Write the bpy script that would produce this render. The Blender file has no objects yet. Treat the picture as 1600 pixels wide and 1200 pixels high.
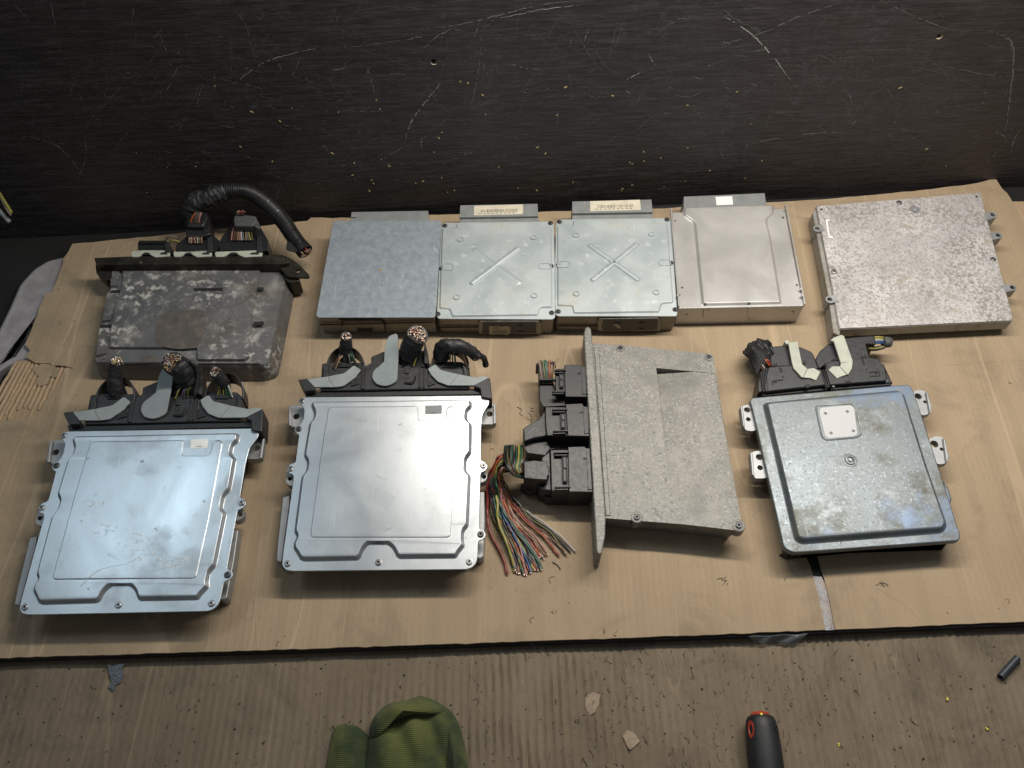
import bpy, bmesh, math, random
import numpy as np
from mathutils import Vector, Matrix, noise as mn
from mathutils.geometry import tessellate_polygon
random.seed(7)
S = bpy.context.scene
# ------------------------------------------------------------------ camera
FPX = 1350.0                       # focal length in photo pixels (photo is 1600 wide)
TH = math.radians(57.3)            # pitch below the horizon
CAMZ = 1.0
cam_d = bpy.data.cameras.new('camera'); cam = bpy.data.objects.new('camera', cam_d)
S.collection.objects.link(cam); S.camera = cam
cam_d.sensor_width = 36; cam_d.lens = 36*FPX/1600; cam_d.clip_start = .01; cam_d.clip_end = 50
cam.location = (0, 0, CAMZ); cam.rotation_euler = (math.pi/2-TH, 0, 0)
# ------------------------------------------------------------------ light
S.view_settings.view_transform = 'Standard'; S.view_settings.look = 'None'
S.view_settings.gamma = 1; S.view_settings.exposure = 0
W = bpy.data.worlds.new('World'); S.world = W; W.use_nodes = True
W.node_tree.nodes['Background'].inputs[0].default_value = (.90, .95, 1, 1)
W.node_tree.nodes['Background'].inputs[1].default_value = .13
def area(name, loc, target, sx, sy, power, col):
    d = bpy.data.lights.new(name, 'AREA'); d.shape = 'RECTANGLE'; d.size = sx; d.size_y = sy
    d.energy = power; d.color = col
    o = bpy.data.objects.new(name, d); S.collection.objects.link(o); o.location = loc
    o.rotation_euler = (Vector(target)-Vector(loc)).to_track_quat('-Z', 'Y').to_euler(); return o
area('workshop_lamp', (.38, .83, .88), (.36, .48, 0), 1.05, .035, 13.2, (1, .925, .825))
area('ceiling_lamp', (-1.10, .95, 1.75), (-.4, .40, 0), .60, .12, 4.2, (.70, .88, 1))
area('ceiling_lamp', (.80, 1.00, 1.75), (.3, .45, 0), .55, .10, 4.0, (.70, .87, 1))
# ------------------------------------------------------------------ pixel -> place on a plane
def ray(px, py):
    a = (px-800)/FPX; b = (600-py)/FPX
    return Vector((a, math.cos(TH)+b*math.sin(TH), -math.sin(TH)+b*math.cos(TH)))
def P(px, py, z=0.0):
    d = ray(px, py)
    if not isinstance(z, tuple): z = (z, 0, 0)
    a, bx, by = z
    t = (CAMZ-a)/(bx*d.x+by*d.y-d.z)
    return Vector((0, 0, CAMZ))+d*t
def PP(px, py, pt, n):
    d = ray(px, py); c = Vector((0, 0, CAMZ)); return c+d*((pt-c).dot(n)/d.dot(n))
def PV(px, py, a, b):              # on the vertical plane through a and b
    e = b-a; return PP(px, py, a, Vector((e.y, -e.x, 0)).normalized())
def zz(ox, oy, s): return lambda pts: [(ox+x/s, oy+y/s) for x, y in pts]
def up(z, dz): return (z[0]+dz, z[1], z[2]) if isinstance(z, tuple) else z+dz
ZC = .016                          # top of the upper cardboard
# ------------------------------------------------------------------ polygons
def rnd(pts, r, n=5):              # round the corners of a closed polygon
    out = []; N = len(pts)
    for i in range(N):
        p = pts[i]; a = pts[i-1]-p; b = pts[(i+1) % N]-p
        la, lb = a.length, b.length
        if la < 1e-7 or lb < 1e-7: continue
        t = min(r, la*.48, lb*.48); p0 = p+a/la*t; p1 = p+b/lb*t
        cs = max(-1, min(1, a.dot(b)/la/lb)); h = math.acos(cs)/2      # true arc, kept circular
        if h > 1.5 or h < .05: out += [p0, p1]; continue
        bis = (a/la+b/lb).normalized(); R_ = t*math.tan(h); c = p+bis*(t/math.cos(h)); v0 = p0-c; v1 = p1-c; om = math.pi-2*h
        for k in range(n+1):
            u = k/n; out.append(c+(v0*math.sin((1-u)*om)+v1*math.sin(u*om))/math.sin(om))
    return out
def dense(pts, d):
    out = []; N = len(pts)
    for i in range(N):
        a, b = pts[i], pts[(i+1) % N]; n = max(1, int((b-a).length/d))
        out += [a.lerp(b, k/n) for k in range(n)]
    return out
def area2(pts): return sum(pts[i-1].x*pts[i].y-pts[i].x*pts[i-1].y for i in range(len(pts)))/2
def ccw(pts): return pts if area2(pts) > 0 else pts[::-1]
def inset(pts, d):                 # pts counter-clockwise; moves inward by d
    out = []; N = len(pts)
    for i in range(N):
        p = pts[i]; e1 = (p-pts[i-1]); e2 = (pts[(i+1) % N]-p); e1.z = e2.z = 0
        if e1.length < 1e-9: e1 = e2.copy()
        if e2.length < 1e-9: e2 = e1.copy()
        e1.normalize(); e2.normalize()
        n = Vector((-e1.y-e2.y, e1.x+e2.x, 0)); l = n.length
        if l < 1e-6: out.append(p.copy()); continue
        n /= l; c = max(.6, n.dot(Vector((-e1.y, e1.x, 0))))
        out.append(p+n*d/c)
    return out
def lift(pts, dz): return [p+Vector((0, 0, dz)) for p in pts]
def atz(pts, z): return [Vector((p.x, p.y, z)) for p in pts]
def circ(c, r, n=16, ax=None):
    if ax is None: return [c+Vector((math.cos(2*math.pi*k/n)*r, math.sin(2*math.pi*k/n)*r, 0)) for k in range(n)]
    q = Vector(ax).to_track_quat('Z', 'Y')
    return [c+q @ Vector((math.cos(2*math.pi*k/n)*r, math.sin(2*math.pi*k/n)*r, 0)) for k in range(n)]
def spline(pts, n=8):
    pts = [Vector(p) for p in pts]; out = []
    for i in range(len(pts)-1):
        p0 = pts[max(0, i-1)]; p1 = pts[i]; p2 = pts[i+1]; p3 = pts[min(len(pts)-1, i+2)]
        for k in range(n):
            t = k/n
            out.append(.5*((2*p1)+(p2-p0)*t+(2*p0-5*p1+4*p2-p3)*t*t+(-p0+3*p1-3*p2+p3)*t**3))
    out.append(pts[-1]); return out
# ------------------------------------------------------------------ mesh collector
class M:
    def __init__(s): s.v = []; s.f = []; s.mi = []; s.m = 0
    def face(s, ids): s.f.append(ids); s.mi.append(s.m)
    def loft(s, rings, top=True, bot=False, closed=True):
        idx = []
        for r in rings:
            idx.append(list(range(len(s.v), len(s.v)+len(r)))); s.v += [tuple(p) for p in r]
        n = len(rings[0]); e = n if closed else n-1
        for a, b in zip(idx, idx[1:]):
            for i in range(e): j = (i+1) % n; s.face([a[i], a[j], b[j], b[i]])
        if top: s.face(idx[-1])
        if bot: s.face(idx[0][::-1])
        return s
    def prism(s, top, zb):         # vertical sides, down to zb
        top = ccw(top); return s.loft([atz(top, zb), top], True, True)
    def slab(s, top, h):
        top = ccw(top); return s.loft([lift(top, -h), top], True, True)
    def stamp(s, pts, h, w, steps=3, bot=False):   # raised panel with rolled edge
        pts = ccw(pts); rings = []
        for k in range(steps+1):
            t = k/steps; rings.append(lift(inset(pts, w*t), h*(.5-.5*math.cos(math.pi*t))))
        b0 = len(s.v); s.loft(rings, False, bot); o = b0+len(pts)*steps
        for t in tessellate_polygon([[Vector((p.x, p.y, 0)) for p in pts]]): s.face([o+t[0], o+t[1], o+t[2]])
        return s
    def holed(s, top, holes, h):
        bm = bmesh.new(); ed = []
        for loop in [top]+holes:
            vs = [bm.verts.new(p) for p in loop]
            ed += [bm.edges.new((vs[i-1], vs[i])) for i in range(len(vs))]
        bmesh.ops.triangle_fill(bm, edges=ed, use_beauty=True, use_dissolve=False)
        bmesh.ops.recalc_face_normals(bm, faces=bm.faces)
        for f in bm.faces:
            if f.normal.z < 0: f.normal_flip()
        base = len(s.v); n = len(bm.verts); bm.verts.index_update()
        s.v += [tuple(v.co) for v in bm.verts]+[(v.co.x, v.co.y, v.co.z-h) for v in bm.verts]
        for f in bm.faces:
            q = [base+v.index for v in f.verts]; s.face(q); s.face([i+n for i in q][::-1])
        o = base
        for li, loop in enumerate([top]+holes):
            L = len(loop); rev = (area2(loop) > 0) == (li == 0)
            for i in range(L):
                a, b = o+i, o+(i+1) % L
                s.face([a, a+n, b+n, b] if rev else [b, b+n, a+n, a])
            o += L
        bm.free(); return s
    def box(s, c, x, y, z, rot=0):
        m = Matrix.Rotation(rot, 3, 'Z'); c = Vector(c)
        q = [c+m @ Vector((a*x/2, b*y/2, 0)) for a, b in ((-1, -1), (1, -1), (1, 1), (-1, 1))]
        return s.loft([lift(q, -z/2), lift(q, z/2)], True, True)
    def tube(s, pts, r, n=8, cap=True):
        pts = [Vector(p) for p in pts]; rings = []; up_ = None
        for i, p in enumerate(pts):
            t = (pts[min(i+1, len(pts)-1)]-pts[max(i-1, 0)])
            t = t.normalized() if t.length > 1e-9 else Vector((0, 0, 1))
            if up_ is None: up_ = t.orthogonal()
            up_ = (up_-t*up_.dot(t)); up_ = up_.normalized() if up_.length > 1e-6 else t.orthogonal().normalized()
            b = t.cross(up_); rr = r(i/(len(pts)-1)) if callable(r) else r
            rings.append([p+(up_*math.cos(2*math.pi*k/n)+b*math.sin(2*math.pi*k/n))*rr for k in range(n)])
        return s.loft(rings, cap, cap)
    def lathe(s, c, prof, ax=(0, 0, 1), n=20, bot=True):    # prof: (radius, height)
        c = Vector(c); ax = Vector(ax).normalized()
        return s.loft([circ(c+ax*h, r, n, ax) for r, h in prof], True, bot)
    def grid(s, fn, nu, nv):
        b = len(s.v)
        for j in range(nv+1):
            for i in range(nu+1): s.v.append(tuple(fn(i/nu, j/nv)))
        for j in range(nv):
            for i in range(nu):
                a = b+j*(nu+1)+i; s.face([a, a+1, a+nu+2, a+nu+1])
        return s
    def ribbon(s, pts, w, off, gap=.22):
        pts = [Vector(p) for p in pts]; L = []; R = []
        n = len(pts)
        for i, p in enumerate(pts):
            t = (pts[min(i+1, n-1)]-pts[max(i-1, 0)]).normalized(); sd = t.cross(off.normalized())
            ww = w*(.25+.75*math.sin(math.pi*(i+.3)/(n-.4)))*random.uniform(.6, 1.2)
            L.append(p+off+sd*ww/2); R.append(p+off-sd*ww/2)
        b = len(s.v); s.v += [tuple(p) for p in L]+[tuple(p) for p in R]
        for i in range(n-1):
            if random.random() > gap: s.face([b+i, b+i+1, b+n+i+1, b+n+i])
        return s
ORG = {}
def build(m, name, mats, parent=None, bevel=0, seg=2, ang=35, label=None, cat=None, group=None, kind=None, fix=True):
    if not isinstance(mats, (list, tuple)): mats = [mats]
    V = np.array(m.v)
    if parent is None:
        o0 = Vector(((V[:, 0].min()+V[:, 0].max())/2, (V[:, 1].min()+V[:, 1].max())/2, V[:, 2].min()))
    else: o0 = ORG[parent.name]
    me = bpy.data.meshes.new(name)
    me.from_pydata([(x-o0.x, y-o0.y, z-o0.z) for x, y, z in m.v], [], m.f)
    me.polygons.foreach_set('material_index', m.mi)
    for q in mats: me.materials.append(q)
    if fix:
        bm = bmesh.new(); bm.from_mesh(me); bmesh.ops.recalc_face_normals(bm, faces=bm.faces); bm.to_mesh(me); bm.free()
    me.polygons.foreach_set('use_smooth', [True]*len(me.polygons))
    me.set_sharp_from_angle(angle=math.radians(ang)); me.update()
    o = bpy.data.objects.new(name, me); S.collection.objects.link(o)
    ORG[o.name] = o0
    if parent is None: o.location = o0
    else: o.parent = parent
    if bevel:
        b = o.modifiers.new('bevel', 'BEVEL'); b.width = bevel; b.segments = seg; b.limit_method = 'ANGLE'; b.angle_limit = math.radians(40)
        b.use_clamp_overlap = True; b.harden_normals = False
    w = o.modifiers.new('normals', 'WEIGHTED_NORMAL'); w.keep_sharp = True; w.weight = 100
    tag(o, label, cat, group, kind); return o
def tag(o, label=None, cat=None, group=None, kind=None):
    for k, v in (('label', label), ('category', cat), ('group', group), ('kind', kind)):
        if v: o[k] = v
def thing(name, label, cat, loc, group=None):
    o = bpy.data.objects.new(name, None); S.collection.objects.link(o); o.location = loc
    o.empty_display_size = .02; ORG[o.name] = Vector(loc); tag(o, label, cat, group); return o
# ------------------------------------------------------------------ materials
class N:
    def __init__(s, name, vec='Object'):
        s.mat = bpy.data.materials.new(name); s.mat.use_nodes = True; s.t = s.mat.node_tree
        s.b = s.t.nodes['Principled BSDF']; s.tc = s.t.nodes.new('ShaderNodeTexCoord').outputs[vec]
    def put(s, sock, v):
        if hasattr(v, 'is_linked') or hasattr(v, 'links'): s.t.links.new(v, sock)
        else: sock.default_value = v
    def node(s, typ, **k): 
        n = s.t.nodes.new(typ)
        for a, b in k.items(): setattr(n, a, b)
        return n
    def mp(s, scale=(1, 1, 1), rot=(0, 0, 0), loc=(0, 0, 0), v=None):
        n = s.node('ShaderNodeMapping'); s.put(n.inputs[0], v or s.tc); n.inputs[1].default_value = loc
        n.inputs[2].default_value = rot; n.inputs[3].default_value = scale; return n.outputs[0]
    def noise(s, sc, det=4, rough=.55, dist=0, v=None):
        n = s.node('ShaderNodeTexNoise'); s.put(n.inputs['Vector'], v or s.tc); n.inputs['Scale'].default_value = sc
        n.inputs['Detail'].default_value = det; n.inputs['Roughness'].default_value = rough; n.inputs['Distortion'].default_value = dist; return n.outputs[0]
    def wave(s, sc, dist=0, det=2, dsc=1, v=None, d='X'):
        n = s.node('ShaderNodeTexWave'); n.bands_direction = d; s.put(n.inputs['Vector'], v or s.tc); n.inputs['Scale'].default_value = sc
        n.inputs['Distortion'].default_value = dist; n.inputs['Detail'].default_value = det; n.inputs['Detail Scale'].default_value = dsc; return n.outputs[1]
    def voro(s, sc, feat='F1', v=None):
        n = s.node('ShaderNodeTexVoronoi', feature=feat); s.put(n.inputs['Vector'], v or s.tc); n.inputs['Scale'].default_value = sc; return n.outputs[0]
    def ramp(s, f, lo, hi, a=0., b=1.):
        n = s.node('ShaderNodeMapRange'); s.put(n.inputs[0], f)
        for i, q in enumerate((lo, hi, a, b)): n.inputs[i+1].default_value = q
        return n.outputs[0]
    def math(s, op, a, b=0.):
        n = s.node('ShaderNodeMath', operation=op); s.put(n.inputs[0], a); s.put(n.inputs[1], b); return n.outputs[0]
    def mix(s, f, a, b):
        n = s.node('ShaderNodeMix', data_type='RGBA'); s.put(n.inputs[0], f)
        for i, q in ((6, a), (7, b)): s.put(n.inputs[i], (*q, 1) if isinstance(q, tuple) and len(q) == 3 else q)
        return n.outputs[2]
    def line(s, f, w):             # thin contour line of a field around .5
        return s.ramp(s.math('ABSOLUTE', s.math('SUBTRACT', f, .5)), w, 0)
    def done(s, col, rough=.5, metal=0., bumps=(), **k):
        s.put(s.b.inputs['Base Color'], (*col, 1) if isinstance(col, tuple) else col)
        s.put(s.b.inputs['Roughness'], rough); s.put(s.b.inputs['Metallic'], metal)
        nrm = None
        for h, st, d in bumps:
            n = s.node('ShaderNodeBump'); n.inputs['Strength'].default_value = st; n.inputs['Distance'].default_value = d
            s.put(n.inputs['Height'], h)
            if nrm: s.put(n.inputs['Normal'], nrm)
            nrm = n.outputs[0]
        if nrm: s.put(s.b.inputs['Normal'], nrm)
        for a, b in k.items(): s.put(s.b.inputs[a.replace('_', ' ')], b)
        return s.mat
def plain(name, col, rough=.5, metal=0., var=.25, sc=150, bump=.15, **k):
    n = N(name); f = n.noise(sc, 5); g = n.noise(sc*.12, 3)
    c = n.mix(n.ramp(f, .3, .7), tuple(q*(1-var) for q in col), tuple(min(1, q*(1+var)) for q in col))
    c = n.mix(n.ramp(g, .35, .7, 0, .35), c, tuple(q*.6+.02 for q in col))
    return n.done(c, n.ramp(f, .2, .8, max(.05, rough-.08), min(1, rough+.08)), metal, [(f, bump, .0004)] if bump else [], **k)
def metal(name, c1, c2, sc=30, lo=.35, hi=.65, rough=.4, met=.7, spots=(), scr=.3, bump=.2, scrcol=(.85, .88, .9), brush=0):
    n = N(name); a = n.noise(sc, 6, .6, .4)
    c = n.mix(n.ramp(a, lo, hi), c1, c2); fine = n.noise(900, 3); hgt = fine; r = n.ramp(a, .3, .7, rough-.07, rough+.09)
    M_ = met
    for col, s_, l, h, rg, mt, *gate in spots:
        q = n.noise(s_, 5, .62, .12); msk = n.ramp(q, l, h)
        if gate: msk = n.math('MULTIPLY', msk, n.ramp(n.noise(gate[0], 3, .6, 0, n.mp((1, 1, 1), loc=(gate[1], 0, 0))), .46, .60))
        c = n.mix(msk, c, col)
        r = n.math('ADD', n.math('MULTIPLY', r, n.math('SUBTRACT', 1., msk)), n.math('MULTIPLY', msk, rg))
        if mt != met: M_ = n.math('ADD', n.math('MULTIPLY', M_, n.math('SUBTRACT', 1., msk)), n.math('MULTIPLY', msk, mt))
    if scr:
        for k in range(3):
            v = n.mp((34, 1.6, 8), (0, 0, .4+k*1.2), (k*3., k, 0)); l_ = n.line(n.noise(1.4+k*.4, 1, .4, 0, v), .004)
            msk = n.math('MULTIPLY', l_, n.ramp(n.noise(26+9*k, 2), .52, .70, 0, scr*.7)); c = n.mix(msk, c, scrcol)
    if brush:
        bq = n.noise(3, 3, .6, 0, n.mp((900, 14, 30))); c = n.mix(n.ramp(bq, .3, .7, 0, brush), c, tuple(q*.72 for q in c1))
    c = n.mix(n.ramp(fine, .35, .75, 0, .22), c, tuple(q*.55 for q in c1))
    return n.done(c, r, M_, [(hgt, bump, .0002), (a, .25, .0006)])
# ------------------------------------------------------------------ the materials of the place
def cardboard(name, c1, c2, flute, dirt, period=.0078, rot=0., tears=0.):
    n = N(name); v = n.mp((1, 1, 1), (0, 0, rot))
    w = n.wave(2*math.pi/(20*period), .6, 2, 1.2, v); big = n.noise(5, 4, .6); mid = n.noise(40, 5, .65)
    fib = n.noise(1, 4, .6, 0, n.mp((900, 160, 300), (0, 0, rot)))
    c = n.mix(n.ramp(big, .3, .7), c1, c2); c = n.mix(n.ramp(fib, .3, .7, 0, .28), c, tuple(q*.66 for q in c1))
    c = n.mix(n.math('MULTIPLY', n.ramp(w, .2, .9, 0, flute), n.ramp(n.noise(9, 2), .35, .65)), c, tuple(min(1, q*1.25) for q in c2))
    st = n.ramp(n.noise(7, 6, .68, .8), .52, .72, 0, dirt); c = n.mix(st, c, (.075, .062, .047))
    c = n.mix(n.ramp(n.wave(7.5, 6, 2, .5, v), .55, 1, 0, .16), c, tuple(q*.72 for q in c1)); c = n.mix(n.ramp(n.noise(330, 3), .68, .78, 0, .6), c, (.06, .045, .03))
    lines = n.line(n.noise(2.2, 1, .5, 0, n.mp((5, .35, 1), (0, 0, rot))), .004)
    c = n.mix(n.math('MULTIPLY', lines, .3), c, tuple(min(1, q*1.5) for q in c2))
    b = [(w, flute*1.4, .0005), (mid, .14, .0008), (fib, .25, .0002), (lines, .4, .0006)]
    if tears:
        cr = n.line(n.noise(1, 3, .6, .5, n.mp((110, 13, 1))), .020)
        m = n.math('MULTIPLY', cr, n.ramp(n.noise(7, 4, .7), .47, .58, 0, tears))
        c = n.mix(n.math('MULTIPLY', m, .45), c, (.030, .024, .018)); b.append((m, -1., .0022))
        c = n.mix(n.ramp(n.noise(1, 5, .6, .3, n.mp((85, 12, 1))), .55, .75, 0, .12), c, (.27, .22, .16))
    return n.done(c, n.ramp(mid, .3, .7, .72, .92), 0, b, Specular_IOR_Level=.25)
MC_UP = cardboard('kraft_cardboard', (.300, .226, .146), (.370, .282, .186), .12, .42)
MC_LOW = cardboard('dirty_cardboard', (.140, .108, .074), (.195, .153, .107), .30, .85, tears=.8, period=.0092)
MC_LOW2 = cardboard('inner_cardboard', (.33, .235, .145), (.40, .285, .18), .3, .3)
MC_EDGE = plain('cardboard_flute', (.40, .285, .175), .85, sc=300, var=.2)
MC_BOARD = plain('black_board', (.008, .009, .010), .55, sc=200)
def wallmat():
    n = N('black_plywood'); g = n.noise(1, 6, .65, .4, n.mp((18, 40, 240))); g2 = n.noise(1, 4, .7, 0, n.mp((60, 60, 700)))
    big = n.noise(2.3, 4, .6, .5)
    c = n.mix(n.ramp(big, .35, .68), (.0125, .0122, .0135), (.036, .0285, .028))
    c = n.mix(n.ramp(g, .42, .68, 0, .75), c, (.060, .055, .057)); c = n.mix(n.ramp(g2, .52, .66, 0, .8), c, (.007, .006, .006))
    c = n.mix(n.ramp(n.noise(240, 5, .75), .60, .76, 0, .4), c, (.10, .10, .10)); c = n.mix(n.math('MULTIPLY', n.ramp(n.noise(90, 5, .8), .52, .75, 0, .6), n.ramp(n.noise(8, 3), .45, .65)), c, (.10, .10, .10))
    for k, (sx, sz, w, lo, am) in enumerate(((5, 1.2, .0028, .48, .5), (1.3, 5, .0024, .46, .5), (9, 9, .006, .52, .45), (16, 5, .005, .5, .4), (26, 22, .008, .53, .4), (4, 14, .004, .5, .4))):
        l_ = n.line(n.noise(1.7, 2.5, .55, .5, n.mp((sx, 1, sz), (0, .6*k, 0), (k*7., k, k))), w)
        c = n.mix(n.math('MULTIPLY', l_, n.ramp(n.noise(9+k*4, 4, .7), lo+.02, lo+.2, 0, am*.75)), c, (.15, .15, .155))
    return n.done(c, n.ramp(g, .3, .75, .38, .62), 0, [(g, .6, .0016), (g2, .6, .0010)], Specular_IOR_Level=.5)
M_WALL = wallmat(); M_SCR = plain('scratch_grey', (.14, .14, .14), .8, sc=500, var=.6, bump=0)
M_SCR2 = plain('scratch_pale', (.34, .34, .34), .8, sc=600, var=.6, bump=0); M_CHIP = plain('wood_chip', (.42, .32, .15), .8)
M_HOLE = plain('bare_wood', (.42, .36, .28), .8)
M_BLK = plain('black_plastic', (.010, .010, .011), .42, sc=260, bump=.2, var=.35)
M_BLK2 = plain('dusty_black_plastic', (.0185, .0185, .0205), .44, sc=160, bump=.25, var=.4)
M_BLKD = plain('dark_void', (.004, .004, .004), .7, bump=0)
M_TAPE = plain('fabric_tape', (.012, .012, .013), .50, sc=420, bump=.6, var=.4)
M_SHEATH = plain('grey_tape', (.060, .062, .060), .62, sc=350, bump=.5)
M_LEV = plain('grey_lever', (.255, .285, .285), .45, sc=60, var=.12, bump=.08)
M_LEVG = plain('pale_green_lever', (.40, .415, .34), .5, sc=60, var=.16, bump=.08)
M_CONG = plain('grey_connector', (.20, .21, .21), .5, sc=70, var=.14, bump=.08)
M_SCREW = metal('screw_steel', (.22, .22, .22), (.34, .34, .34), 200, rough=.35, met=.85, scr=0)
M_SCRD = metal('dark_screw', (.055, .055, .06), (.11, .11, .11), 200, rough=.4, met=.6, scr=0)
M_LAB = plain('white_label', (.76, .77, .75), .55, sc=120, var=.08, bump=.05)
M_LABC = plain('cream_label', (.60, .55, .43), .6, sc=90, var=.16, bump=.1)
M_LABT = plain('tan_label', (.36, .31, .23), .6, sc=90, var=.16, bump=.1)
M_INK = plain('faded_ink', (.13, .11, .08), .6, bump=0)
M_ALU = metal('stamped_aluminium', (.40, .425, .445), (.50, .525, .54), 7, rough=.34, met=.86, brush=.3, scr=.6,
              spots=[((.33, .345, .36), 13, .55, .78, .46, .8), ((.30, .29, .27), 90, .66, .74, .5, .6)])
M_ALUS = metal('cast_aluminium', (.27, .275, .28), (.38, .385, .39), 60, rough=.5, met=.6, scr=0, bump=.5)
M_ZINC = metal('blue_zinc', (.285, .325, .365), (.33, .37, .405), 110, rough=.44, met=.45, scr=.6, spots=[((.44, .48, .50), 260, .58, .74, .5, .45)])
M_COV = metal('pale_cover', (.35, .395, .40), (.45, .495, .50), 14, rough=.45, met=.35, scr=.3, spots=[((.42, .41, .36), 20, .58, .74, .6, .3), ((.54, .58, .58), 80, .60, .72, .5, .3)])
M_CASE = metal('tarnished_case', (.185, .168, .142), (.28, .258, .225), 50, rough=.5, met=.5, scr=.2, spots=[((.34, .31, .26), 90, .57, .7, .6, .3)])
M_TRAY = metal('warm_silver', (.47, .458, .44), (.54, .528, .51), 12, rough=.38, met=.55, scr=.35, spots=[((.24, .21, .18), 45, .63, .80, .6, .3)])
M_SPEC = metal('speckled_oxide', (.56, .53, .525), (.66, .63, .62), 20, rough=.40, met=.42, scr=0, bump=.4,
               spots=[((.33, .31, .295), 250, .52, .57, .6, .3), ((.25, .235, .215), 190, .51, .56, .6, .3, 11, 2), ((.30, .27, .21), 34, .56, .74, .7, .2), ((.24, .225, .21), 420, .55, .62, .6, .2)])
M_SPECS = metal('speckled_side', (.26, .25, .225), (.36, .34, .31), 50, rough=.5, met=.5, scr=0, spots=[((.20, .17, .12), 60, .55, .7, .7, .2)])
M_CAST = metal('cast_grey', (.135, .131, .120), (.215, .207, .19), 14, rough=.52, met=.35, scr=0, bump=.6,
               spots=[((.35, .34, .31), 330, .53, .66, .6, .25), ((.12, .118, .11), 260, .55, .68, .6, .3), ((.28, .27, .245), 45, .52, .7, .6, .3), ((.15, .145, .13), 12, .55, .72, .6, .3)])
M_CORR = metal('corroded_cast', (.112, .110, .112), (.158, .155, .154), 14, rough=.46, met=.35, scr=.2, bump=.6,
               spots=[((.085, .07, .055), 18, .52, .70, .7, .1), ((.24, .23, .205), 26, .54, .72, .8, .05), ((.46, .44, .40), 85, .52, .62, .85, .05, 9, 4.4), ((.30, .28, .25), 220, .58, .68, .8, .05, 12, 1)])
M_CORRP = metal('residue_patch', (.085, .074, .064), (.115, .100, .088), 40, rough=.6, met=.2, scr=0, spots=[((.15, .12, .095), 70, .5, .7, .8, 0), ((.05, .043, .036), 45, .58, .7, .8, 0)])
M_LIDJ = metal('mottled_lid', (.120, .138, .150), (.175, .192, .195), 9, rough=.42, met=.55, scr=.15, bump=.5,
               spots=[((.12, .115, .085), 15, .52, .68, .6, .3), ((.24, .27, .29), 260, .56, .74, .35, .6), ((.15, .16, .16), 300, .57, .70, .6, .4), ((.22, .245, .26), 24, .55, .75, .4, .6), ((.14, .19, .28), 8, .56, .66, .4, .55)])
M_BADGE = metal('badge_plate', (.42, .42, .43), (.48, .48, .49), 30, rough=.55, met=.15, scr=0)
M_BRKT = metal('dark_bracket', (.030, .027, .022), (.065, .055, .042), 40, rough=.34, met=.6, scr=.3, spots=[((.20, .19, .17), 60, .66, .72, .6, .2)])
M_FOAM = plain('grey_tray', (.27, .25, .255), .7, sc=60, var=.22, bump=.8)
M_RED = plain('red_plastic', (.34, .035, .015), .4, bump=.1); M_NAVY = plain('rubber_grip', (.0055, .0065, .009), .55, sc=300, bump=.3, var=.4)
M_YEL = plain('yellow_speck', (.70, .58, .06), .6); M_SLEEVE = plain('blue_black_sleeve', (.020, .026, .036), .5)
M_TAPEC = plain('brown_tape', (.17, .115, .072), .18, sc=40, var=.3, bump=.8)
M_COPPER = metal('copper_ends', (.48, .30, .22), (.62, .46, .38), 300, rough=.35, met=.6, scr=0)
WC = {'red': (.26, .035, .03), 'orange': (.40, .10, .03), 'green': (.02, .11, .06), 'yellow': (.38, .34, .07), 'blue': (.03, .09, .22),
      'white': (.55, .53, .50), 'black': (.014, .014, .015), 'brown': (.13, .06, .035), 'pink': (.42, .20, .18), 'grey': (.13, .125, .12),
      'violet': (.13, .08, .13), 'tan': (.34, .23, .13), 'olive': (.14, .13, .03), 'cream': (.50, .42, .32)}
MW = {k: plain(k+'_wire', tuple(q*.72 for q in v), .38, sc=200, var=.12, bump=0) for k, v in WC.items()}
# ------------------------------------------------------------------ bench, wall
W0 = P(100, 366, 0); W1 = P(1583, 290, 0); WD = (W1-W0).normalized(); WN = Vector((WD.y, -WD.x, 0))
def WP(px, py, off=0.0): return PP(px, py, W0+WN*off, WN)
def wallpt(a, z): return W0+WD*a+Vector((0, 0, z))
m = M(); a0, a1, z0, z1 = -.75, 1.9, -.04, .62
hl = []
for hx, hy in ((678, 97), (1468, 57)):
    c = WP(hx, hy); hl.append([c+WD*math.cos(t)*.0042+Vector((0, 0, math.sin(t)*.0042)) for t in [2*math.pi*k/18 for k in range(18)]])
bm = bmesh.new(); ed = []; outer = [wallpt(a0, z0), wallpt(a1, z0), wallpt(a1, z1), wallpt(a0, z1)]
for loop in [outer]+hl:
    vs = [bm.verts.new(p) for p in loop]; ed += [bm.edges.new((vs[i-1], vs[i])) for i in range(len(vs))]
bmesh.ops.triangle_fill(bm, edges=ed, use_beauty=True, use_dissolve=False); bm.verts.index_update()
m.v = [tuple(v.co) for v in bm.verts]
for f in bm.faces: m.face([v.index for v in f.verts])
bm.free()
for loop in hl:
    m.m = 1; m.loft([loop, [p-WN*.006 for p in loop]], False); m.m = 2; m.loft([[p-WN*.006 for p in loop], [p-WN*.012 for p in loop]], True)
m.m = 0; m.loft([[wallpt(a, z)-WN*.012 for a, z in ((a0, z0), (a1, z0), (a1, z1), (a0, z1))], [wallpt(a, z)-WN*.018 for a, z in ((a0, z0), (a1, z0), (a1, z1), (a0, z1))]], True, True)
off = WN*.0003
def scratch(pts, w, mi): m.m = mi; m.ribbon([p+WD*random.gauss(0, .0004)+Vector((0, 0, random.gauss(0, .0004))) for p in spline([WP(x, y) for x, y in pts], 12)], w*.75, off, .3)
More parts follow.
